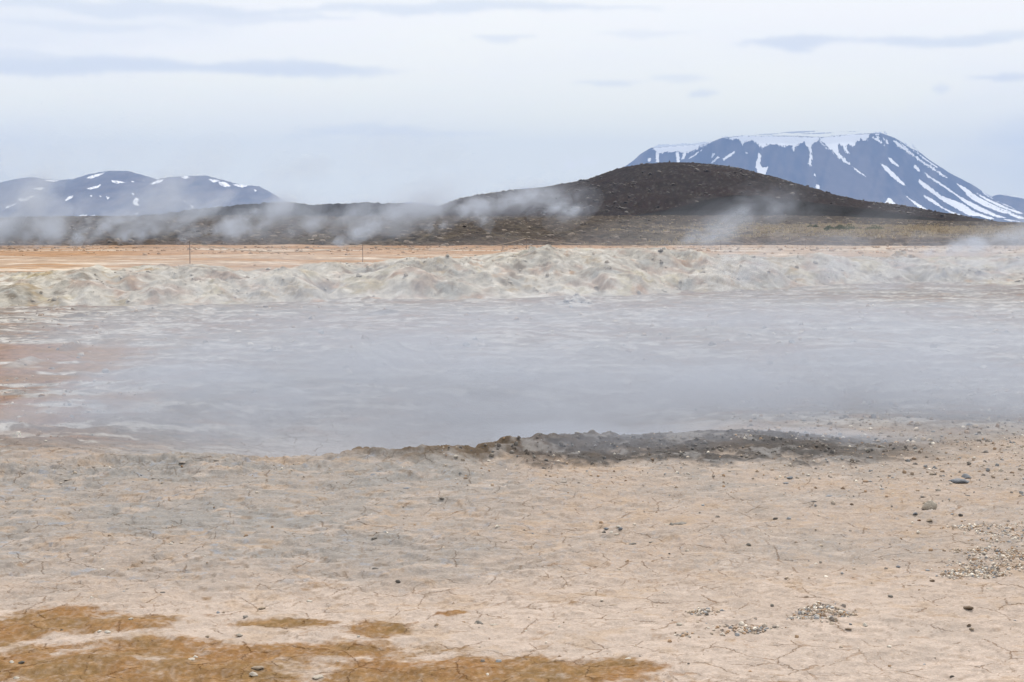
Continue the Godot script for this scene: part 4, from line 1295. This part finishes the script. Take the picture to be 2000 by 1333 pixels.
func landmarks() -> void:
	var leaf := StandardMaterial3D.new()
	leaf.resource_name = "leaf"
	leaf.vertex_color_use_as_albedo = true
	leaf.roughness = 0.75
	leaf.backlight_enabled = true
	leaf.backlight = Color(0.25, 0.3, 0.1)
	var twig := StandardMaterial3D.new()
	twig.resource_name = "twig"
	twig.albedo_color = Color(0.36, 0.28, 0.2)
	for s in [[1682, 456, 205.0, 36, 11, "larger dark green bush on the dry grassy slope"], [1633, 465, 180.0, 15, 6, "smaller green bush below the larger one on the slope"], [1588, 446, 240.0, 7, 3, "tiny green tuft on the slope left of the bushes"]]:
		var w := at(s[0], s[1], s[2])
		var k: float = s[2] / FOCAL
		var t := Node3D.new()
		t.name = numbered("bush")
		t.position = Vector3(w.x, lava_height(w.x, s[2]) - 0.05, -s[2])
		add_child(t, true)
		tag(t, s[5], "bush", "green bushes on the slope")
		put("foliage", leafy(s[3] * k, s[4] * k, s[3] * k * 0.7, 4200, int(s[0]), 0.085), leaf, t)
		for q in 5:
			var a := TAU * q / 5.0
			put("stem", tube([Vector3(0, -0.1, 0), Vector3(cos(a) * s[3] * k * 0.3, s[4] * k * 0.35, sin(a) * s[3] * k * 0.25), Vector3(cos(a) * s[3] * k * 0.6, s[4] * k * 0.6, sin(a) * s[3] * k * 0.4)], 0.02, 4), twig, t)
	# dry grass on the slope
	var st := SurfaceTool.new()
	st.begin(Mesh.PRIMITIVE_TRIANGLES)
	var r := RandomNumberGenerator.new()
	r.seed = 9
	for i in 14:
		var a := r.randf() * TAU
		var b := Vector3(cos(a), 0, sin(a)) * r.randf_range(0.02, 0.25)
		var tip := b * 1.7 + Vector3(0, r.randf_range(0.25, 0.5), 0)
		var side := Vector3(-sin(a), 0, cos(a)) * 0.05
		st.add_vertex(b - side); st.add_vertex(b + side); st.add_vertex(tip)
	st.generate_normals()
	var mm := MultiMesh.new()
	mm.transform_format = MultiMesh.TRANSFORM_3D
	mm.use_colors = true
	mm.mesh = st.commit()
	var places := []
	while places.size() < 9000:
		var d := 146.0 + 200.0 * r.randf()
		var x := d * r.randf_range(0.02, 0.38)
		if r.randf() > grassy(x, d) * (0.5 + 1.5 * noise.grass.get_noise_2d(x * 3, d * 3)):
			continue
		var s := r.randf_range(0.3, 0.75)
		places.append([Transform3D(Basis(Vector3.UP, r.randf() * TAU).scaled(Vector3(s * 1.5, s, s * 1.5)), Vector3(x, lava_height(x, d) - 0.03, -d)), Color(0.49, 0.405, 0.285).lerp(Color(0.33, 0.265, 0.19), r.randf())])
	mm.instance_count = places.size()
	for i in places.size():
		mm.set_instance_transform(i, places[i][0])
		mm.set_instance_color(i, places[i][1])
	var dry := StandardMaterial3D.new()
	dry.resource_name = "dry_grass"
	dry.vertex_color_use_as_albedo = true
	dry.roughness = 0.9
	var go := MultiMeshInstance3D.new()
	go.name = "dry_grass"
	go.multimesh = mm
	go.material_override = dry
	add_child(go, true)
	tag(go, "dry straw-coloured grass on the slope below the dark hill", "grass", "", "stuff")
	# boulders of the bank and plateau
	var bs := [[97, 529, 14, 51.5, "grey", 1, "pale grey boulder on the edge of the clay bank by ochre sand", 0.55], [1291, 508, 13, 60.5, "dark", 3, "dark round boulder set in the clay bank below its top", 0.9], [1302, 482, 9, 100.0, "dark", 5, "small dark boulder on the ochre ground against the lava slope", 0.6], [1292, 519, 8, 59.5, "grey", 2, "small grey boulder below the dark round one on the bank", 0.8], [497, 510, 8, 66.0, "brown", 4, "small brown boulder on the ochre plateau beside a dark strip", 0.7]]
	for s in bs:
		var w := at(s[0], s[1], s[3])
		var o := put("boulder", stone_shapes[s[5]], stone_mat("stone_" + s[4], Color.WHITE))
		var k: float = s[2] / FOCAL * s[3]
		o.scale = Vector3(k * 1.1, k * s[7] * 1.2, k)
		o.position = Vector3(w.x, ground_under(w.x, s[3]), -s[3])
		tag(o, s[6], "boulder", "boulders beyond the mud flat")
	# a little spatter cone of white clay on the flat, and a crusted mound on the right-hand bank
	cone("clay_cone", "little white clay cone on the flat before the bank", "clay cone", at(1125, 600, 47.5), 0.62, 0.30, 401)
	cone("clay_mound", "crusted orange and white mound rising above the bank under the bushes", "mound", at(1757, 498, 76.0), 1.25, 0.62, 402)
	cone("cairn", "tiny cairn on top of the dark hill", "cairn", at(1308, 318.5, 900.0), 0.55, 1.3, 403)

func cone(called: String, label: String, category: String, where: Vector3, radius: float, height: float, seed_: int) -> void:
	var n := FastNoiseLite.new()
	n.seed = seed_
	n.noise_type = FastNoiseLite.TYPE_SIMPLEX_SMOOTH
	n.frequency = 2.2 / radius
	n.fractal_octaves = 4
	var base := Vector3(where.x, where.y, where.z)
	if called == "clay_cone": base.y = flat_height(where.x, -where.z)
	if called == "clay_mound": base.y = ground_under(where.x, -where.z) - 0.05
	var f := func(u: float, v: float) -> Vector3:
		var a := -u * TAU
		var rr := 1.0 - v
		var h := pow(v, 0.75 if called == "cairn" else 1.25) * height
		var p := Vector3(cos(a), 0, sin(a)) * (rr * radius + 0.02)
		var k := n.get_noise_3d(p.x + 7, h, p.z)
		return p * (1.0 + 0.5 * k) + Vector3(0.0, h * (1.0 + 0.35 * n.get_noise_2d(p.x, p.z)) + 0.20 * height * k * sm(0.0, 0.3, v) - 0.06, 0)
	var tint := func(u: float, v: float, p: Vector3) -> Color:
		var k := n.get_noise_3d(p.x * 1.5, p.y * 1.5, p.z * 1.5 + 9)
		if called == "cairn":
			return Color(0.12, 0.09, 0.06)
		if called == "clay_cone":
			return mixc(Color(0.66, 0.64, 0.61), Color(0.42, 0.38, 0.35), 0.4 + k * 2)
		return mixc(mixc(Color(0.56, 0.53, 0.47), Color(0.42, 0.27, 0.14), 0.5 + k * 2.2), Color(0.25, 0.18, 0.13), sm(0.15, 0.4, -k))
	var o := put(called, sheet(64, 26, f, tint), mats.clay)
	o.position = base
	tag(o, label, category)

# ------------------------------------------------------------------ steam
var steam_mats := {}

func steam_mat(density: float, tone := Color(0.875, 0.915, 1.0)) -> FogMaterial:
	var key := "%.4f%s" % [density, tone]
	if not steam_mats.has(key):
		var m := FogMaterial.new()
		m.resource_name = "steam"
		m.density = density
		m.albedo = tone
		steam_mats[key] = m
	return steam_mats[key]

func plume(called: String, label: String) -> Node3D:
	var t := Node3D.new()
	t.name = numbered(called)
	add_child(t, true)
	tag(t, label, "steam", "", "stuff")
	return t

# a smooth rounded mass of steam; tau is how deep it is through the middle
func cloudlet(parent: Node, where: Vector3, size: Vector3, tau: float, turn := 0.0, tilt := 0.0) -> void:
	var f := FogVolume.new()
	f.name = "puff"
	f.shape = RenderingServer.FOG_VOLUME_SHAPE_ELLIPSOID
	f.size = size
	f.material = steam_mat(snappedf(tau / size.z, 0.0015) + 0.001)
	f.position = where
	f.rotation = Vector3(0, turn, tilt)
	parent.add_child(f, true)
	f.set_meta("kind", "stuff")

# one small parcel of steam: an angular scrap turned anyhow, thin enough that only many together show
func puff(parent: Node, where: Vector3, size: Vector3, tau: float, r: RandomNumberGenerator, tilt := 0.0) -> void:
	var f := FogVolume.new()
	f.name = "puff"
	f.shape = RenderingServer.FOG_VOLUME_SHAPE_BOX
	f.size = Vector3.ONE * 0.8
	var along := pow(size.x * size.z, 0.5)
	f.material = steam_mat(snappedf(tau / along, 0.0015) + 0.001)
	var turned := Basis(Quaternion(r.randfn(), r.randfn(), r.randfn(), r.randfn()).normalized())
	f.transform = Transform3D(Basis(Vector3.BACK, tilt) * turned.scaled(size), where)
	parent.add_child(f, true)
	f.set_meta("kind", "stuff")

func steam() -> void:
	var r := RandomNumberGenerator.new()
	r.seed = 2024
	fnl("curl", FastNoiseLite.TYPE_SIMPLEX_SMOOTH, 0.022, 91, 4)
	# the big mud pot behind the rim: layers that thin out upwards. lowest, highest, count, size, depth of each
	var pot := plume("steam", "broad bank of grey steam rising from behind the rim")
	for l in [[-0.20, 0.15, 10, Vector3(3.4, 1.05, 4.4), 0.46, 70, 1400, 17.6, 22.5], [-0.2, 0.3, 7, Vector3(4.4, 1.6, 5.0), 0.21, 250, 1500, 18.2, 25.0], [0.05, 0.45, 6, Vector3(5.0, 2.0, 6.0), 0.14, 330, 1650, 18.5, 24.0], [0.25, 0.7, 6, Vector3(5.4, 2.5, 6.0), 0.10, 420, 1800, 19.0, 25.0]]:
		for i in l[2]:
			var t: float = (i + r.randf()) / float(l[2])
			var px := lerpf(l[5], l[6], t)
			var d := r.randf_range(l[7], l[8])
			var w := at(px, 800, d)
			var y: float = lerpf(l[0], l[1], r.randf())
			cloudlet(pot, Vector3(w.x, y, -d), l[3] * r.randf_range(0.75, 1.3), l[4] * r.randf_range(0.6, 1.4), r.randf_range(-0.5, 0.5), r.randf_range(-0.12, 0.12))
	for w in [[420, 20.0, 0.09], [690, 22.5, 0.12], [960, 20.5, 0.08], [1250, 23.0, 0.10]]:
		cloudlet(pot, Vector3(at(w[0], 700, w[1]).x, 0.55, -w[1]), Vector3(r.randf_range(2.6, 4.6), r.randf_range(2.6, 3.6), 4.0), w[2], r.randf_range(-0.4, 0.4), r.randf_range(-0.25, 0.25))
	var drift := plume("steam", "thin steam drifting low over the mud flat")
	for i in 12:
		var px := lerpf(330, 2150, (i + r.randf()) / 12.0)
		var d := r.randf_range(22.0, 38.0)
		var w := at(px, 700, d)
		cloudlet(drift, Vector3(w.x, r.randf_range(0.0, 0.3), -d), Vector3(r.randf_range(5.0, 9.0), r.randf_range(0.8, 1.5), r.randf_range(6.0, 10.0)), r.randf_range(0.11, 0.22) * (1.0 + 0.6 * sm(1300, 1700, px)), r.randf_range(-0.5, 0.5), r.randf_range(-0.06, 0.06))
	for i in 9:
		var px := lerpf(1250, 2150, (i + r.randf()) / 9.0)
		var d := r.randf_range(17.2, 21.0)
		var w := at(px, 860, d)
		cloudlet(drift, Vector3(w.x, r.randf_range(-0.2, 0.3), -d), Vector3(r.randf_range(2.5, 4.5), r.randf_range(0.7, 1.6), r.randf_range(2.5, 4.5)), r.randf_range(0.24, 0.40) * (1.0 - 0.25 * sm(1600, 2000, px)), r.randf_range(-0.5, 0.5), r.randf_range(-0.08, 0.08))
	for i in 11:
		var px := lerpf(1020, 1700, (i + r.randf()) / 11.0)
		var d := r.randf_range(16.4, 17.3)
		cloudlet(drift, at(px, 868 + r.randf_range(-14, 10), d), Vector3(r.randf_range(1.2, 2.2), r.randf_range(0.16, 0.34), r.randf_range(0.9, 1.6)), r.randf_range(0.28, 0.48), r.randf_range(-0.4, 0.4), r.randf_range(-0.05, 0.05))
	for i in 4:
		var px := lerpf(1560, 2160, (i + r.randf()) / 4.0)
		var d := r.randf_range(18.5, 25.0)
		cloudlet(drift, Vector3(at(px, 800, d).x, r.randf_range(0.1, 0.5), -d), Vector3(r.randf_range(4.0, 6.0), r.randf_range(1.4, 2.2), r.randf_range(4.0, 6.0)), r.randf_range(0.14, 0.22), r.randf_range(-0.4, 0.4), 0.0)
	# vents at the foot of the bank on the right
	var side := plume("steam", "steam veil blowing across the right part of the clay bank")
	for i in 200:
		var px := r.randf_range(1350, 2040)
		var py := 572.0 - 90.0 * r.randf()
		if noise.curl.get_noise_2d(px * 0.5, py) < r.randf_range(-0.3, 0.15):
			continue
		var d := r.randf_range(52.0, 60.0)
		var s := r.randf_range(0.35, 1.5)
		puff(side, at(px, py, d), Vector3(s * r.randf_range(1.2, 2.6), s * r.randf_range(0.7, 1.1), s * 1.5), r.randf_range(0.04, 0.10), r, r.randf_range(0.1, 0.7))
	# wisps: scraps along a path, spreading and thinning as they drift, torn by eddies
	var wisp := func(parent: Node, path: Array, d: float, n: int, r0: float, r1: float, tau: float, spread: float) -> void:
		var made := 0
		while made < n:
			var t := r.randf()
			var f := t * (path.size() - 1)
			var k := mini(int(f), path.size() - 2)
			var q := Vector2(path[k][0], path[k][1]).lerp(Vector2(path[k + 1][0], path[k + 1][1]), f - k)
			var dir := Vector2(path[k + 1][0] - path[k][0], path[k + 1][1] - path[k][1])
			q += Vector2(r.randfn(), r.randfn()) * spread * lerpf(0.45, 1.15, t)
			var e: float = noise.curl.get_noise_2d((q.x * 0.86 - q.y * 0.5) * 0.6, (q.x * 0.5 + q.y * 0.86) * 1.5)
			if e < r.randf_range(-0.25, 0.28):
				continue
			made += 1
			var rad := lerpf(r0, r1, t) * (0.35 + 0.9 * pow(r.randf(), 2.0))
			var m := rad / FOCAL * d * 2.0
			puff(parent, at(q.x, q.y, d + r.randf_range(-11.0, 11.0) * d / 130.0), Vector3(m * r.randf_range(0.9, 1.9), m * r.randf_range(0.7, 1.1), m), tau * 0.78 * (1.0 - 0.55 * t * t) * r.randf_range(0.5, 1.4), r, -dir.angle() * 0.7 + r.randf_range(-0.3, 0.3))
	var far := plume("steam", "white steam billowing from vents along the ochre plateau")
	wisp.call(far, [[-60, 468], [10, 440], [60, 395], [90, 360]], 132.0, 171, 16, 38, 0.186, 24.0)
	wisp.call(far, [[50, 470], [100, 446], [150, 405]], 130.0, 117, 12, 26, 0.186, 15.0)
	wisp.call(far, [[140, 466], [210, 436], [290, 400], [350, 365]], 131.0, 153, 11, 28, 0.174, 17.0)
	wisp.call(far, [[230, 466], [310, 444], [390, 415], [460, 390]], 129.0, 144, 11, 24, 0.174, 15.0)
	wisp.call(far, [[350, 472], [440, 452], [520, 418], [570, 395]], 128.0, 171, 11, 26, 0.192, 14.0)
	wisp.call(far, [[560, 450], [640, 425], [720, 405]], 128.0, 63, 11, 24, 0.122, 14.0)
	wisp.call(far, [[660, 470], [720, 444], [800, 412], [870, 385]], 128.0, 144, 11, 26, 0.192, 14.0)
	wisp.call(far, [[830, 445], [900, 418], [980, 398], [1090, 372]], 128.0, 162, 11, 26, 0.174, 15.0)
	wisp.call(far, [[1020, 412], [1070, 402], [1110, 408], [1145, 392]], 128.0, 63, 8, 16, 0.174, 9.0)
	wisp.call(far, [[0, 350], [120, 305], [260, 290]], 136.0, 54, 40, 60, 0.025, 45.0)
	wisp.call(far, [[690, 340], [740, 290], [800, 235]], 136.0, 54, 22, 40, 0.025, 24.0)
	wisp.call(far, [[520, 350], [640, 310]], 136.0, 18, 30, 50, 0.022, 35.0)
	for w in [[-20, 60, 430, 60], [160, 200, 420, 60], [380, 180, 425, 45], [560, 160, 430, 40], [760, 160, 425, 40], [960, 160, 405, 40], [120, 260, 350, 90], [420, 220, 350, 80], [760, 160, 330, 110], [1480, 160, 440, 30], [1780, 160, 450, 30]]:
		for i in 9:
			var m := r.randf_range(1.6, 3.6)
			cloudlet(far, at(w[0] + r.randf_range(-1, 1) * w[1], w[2] + r.randf_range(-0.5, 0.5) * w[3], 130.0 + r.randf_range(-11, 11)), Vector3(m * 1.9, m, m * 1.5), r.randf_range(0.05, 0.13) * (0.35 if w[0] > 1300 else 1.0), 0.0, r.randf_range(0.1, 0.6))
	var mid := plume("steam", "pale wisp climbing in front of the dark knoll")
	wisp.call(mid, [[1320, 490], [1390, 458], [1450, 425], [1500, 392]], 118.0, 150, 11, 28, 0.075, 15.0)
	wisp.call(mid, [[1420, 440], [1500, 405], [1570, 392]], 118.0, 60, 16, 30, 0.05, 18.0)
	var right := plume("steam", "low white steam at the right edge below the grassy slope")
	wisp.call(right, [[1800, 495], [1880, 484], [1960, 468], [2060, 440]], 84.0, 200, 9, 38, 0.12, 13.0)
	wisp.call(right, [[1880, 530], [1980, 520], [2060, 500]], 66.0, 90, 16, 34, 0.08, 16.0)

# ------------------------------------------------------------------
func _ready() -> void:
	rng.seed = 7
	lens_and_light()
	prepare_ground()
	prepare_bank()
	prepare_hills()
	var t0 := Time.get_ticks_msec()
	var soil_bump := grain(1024, 0.02, 4, 0.0, 1.0)
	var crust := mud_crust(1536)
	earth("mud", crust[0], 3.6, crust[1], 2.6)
	earth("flat", grain(512, 0.02, 5, 0.72, 1.0), 3.0, soil_bump, 2.0)
	earth("clay", grain(512, 0.02, 6, 0.72, 1.0), 4.0, soil_bump, 3.0)
	earth("sand", grain(512, 0.02, 7, 0.75, 1.0), 8.0, soil_bump, 6.0)
	earth("lava", grain(512, 0.03, 8, 0.35, 1.0), 14.0, soil_bump, 30.0)
	earth("cinder", grain(512, 0.03, 9, 0.55, 1.0), 30.0, soil_bump, 60.0)
	for e in [[700, 700, 150, 16, 0.16, Color(0.56, 0.54, 0.52)], [760, 690, 60, 10, 0.18, Color(0.55, 0.53, 0.52)], [1060, 602, 45, 3, 0.16, Color(0.50, 0.44, 0.39)], [1180, 690, 60, 9, 0.12, Color(0.52, 0.49, 0.46)], [280, 728, 70, 10, 0.10, Color(0.42, 0.39, 0.37)], [92, 803, 24, 7, 0.08, Color(0.70, 0.67, 0.63)], [200, 803, 60, 6, 0.06, Color(0.66, 0.63, 0.6)], [48, 712, 34, 10, 0.10, Color(0.62, 0.60, 0.57)], [140, 680, 30, 6, 0.12, Color(0.25, 0.235, 0.23)], [1750, 620, 40, 5, 0.15, Color(0.45, 0.40, 0.35)], [1400, 650, 120, 8, 0.1, Color(0.55, 0.52, 0.49)], [750, 613, 40, 4, 0.08, Color(0.25, 0.25, 0.27)], [150, 619, 50, 4, 0.1, Color(0.27, 0.25, 0.25)]]:
		var g := on_ground(e[0], e[1])
		var far := on_ground(e[0], e[1] - e[3])
		var near := on_ground(e[0], e[1] + e[3])
		heaps.append([g.x, g.y, e[2] / FOCAL * g.y, (far.y - near.y) * 0.5, e[4], e[5]])
	# --- the setting, from near to far
	var o := put("ground", sheet(5, 5, func(u: float, v: float) -> Vector3: return Vector3(lerpf(-9000, 9000, u), -1.3, lerpf(400, -19000, v)), func(_u: float, _v: float, _p: Vector3) -> Color: return Color(0.12, 0.10, 0.09)), mats.cinder)
	tag(o, "", "", "", "structure")
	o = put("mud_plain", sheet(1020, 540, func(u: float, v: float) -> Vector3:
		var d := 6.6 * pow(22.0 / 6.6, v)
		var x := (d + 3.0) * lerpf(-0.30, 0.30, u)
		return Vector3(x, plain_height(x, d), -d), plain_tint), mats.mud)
	tag(o, "cracked tan mud plain with rust-brown patches", "", "", "structure")
	print("plain ", Time.get_ticks_msec() - t0)
	o = put("mud_flat", sheet(680, 400, func(u: float, v: float) -> Vector3:
		var d := 22.0 * pow(78.0 / 22.0, v)
		var x := (d + 3.0) * lerpf(-0.34, 0.34, u)
		return Vector3(x, flat_height(x, d), -d), flat_tint), mats.flat)
	tag(o, "pale streaked mud flat under drifting steam", "", "", "structure")
	o = put("clay_bank", sheet(760, 170, func(u: float, v: float) -> Vector3:
		var x := lerpf(-23.0, 25.0, u)
		var d := lerpf(foot.at(x) - 0.4, brow.at(x) + 6.0, v)
		return Vector3(x, bank_height(x, d), -d), bank_tint), mats.clay)
	tag(o, "hummocky bank of white, grey and ochre clay", "", "", "structure")
	print("bank ", Time.get_ticks_msec() - t0)
	o = put("ochre_plateau", sheet(400, 160, func(u: float, v: float) -> Vector3:
		var x := lerpf(-1.0, 1.0, u)
		var d0 := 50.0
		var d := 0.0
		var xx := 0.0
		d0 = brow.at(x * 23.0) + 2.5
		d = d0 * pow(144.0 / d0, v)
		xx = x * lerpf(23.0, 55.0, (d - d0) / (144.0 - d0))
		return Vector3(xx, plateau_height(xx, d), -d), plateau_tint), mats.sand)
	tag(o, "flat ochre and orange ground behind the clay bank", "", "", "structure")
	o = put("lava_field", sheet(640, 230, func(u: float, v: float) -> Vector3:
		var d := 138.0 * pow(440.0 / 138.0, v)
		var x := (d + 8.0) * lerpf(-0.38, 0.38, u)
		return Vector3(x, lava_height(x, d), -d), lava_tint), mats.lava)
	tag(o, "rough brown lava slope below the hills", "", "", "structure")
	var hill := ridge("cinder_hill", "broad dark brown cinder hill with a smooth rounded top", [[480, 442], [620, 432], [760, 420], [830, 410], [860, 402], [900, 388], [940, 380], [1000, 372], [1060, 366], [1100, 359], [1150, 350], [1180, 338], [1220, 326], [1260, 320], [1300, 317.5], [1350, 318], [1400, 322], [1440, 328], [1500, 345], [1560, 366], [1600, 380], [1640, 388], [1700, 396], [1760, 411], [1800, 423], [1850, 435], [1920, 443], [2050, 448]], 900.0, 265.0, 400.0, -1.0, 460, 200, 0.5, cinder_tint, mats.cinder, 1.8)
	ridge("dark_knoll", "smooth black knoll in front of the cinder hill", [[1040, 448], [1160, 432], [1250, 419], [1330, 404], [1390, 388], [1430, 381], [1480, 382], [1540, 390], [1600, 398], [1680, 408], [1740, 420], [1800, 432], [1860, 442], [1980, 450]], 600.0, 190.0, 120.0, -1.0, 320, 110, 0.12, knoll_tint, mats.cinder, 1.6)
	ridge("lava_ridge", "low dark lava ridge fading behind the steam", [[330, 446], [430, 431], [470, 416], [490, 408], [512, 401], [545, 398], [575, 397], [605, 402], [625, 404], [645, 401], [690, 400], [715, 398], [760, 399], [800, 400], [850, 404], [900, 412], [1000, 424], [1150, 440]], 1300.0, 640.0, 500.0, -1.0, 360, 120, 2.2, knoll_tint, mats.cinder, 1.5)
	mountains()
	print("mountains ", Time.get_ticks_msec() - t0)
	# --- things
	stones()
	gravel()
	hill_rocks(hill)
	fence()
	landmarks()
	steam()
	print("all ", Time.get_ticks_msec() - t0)
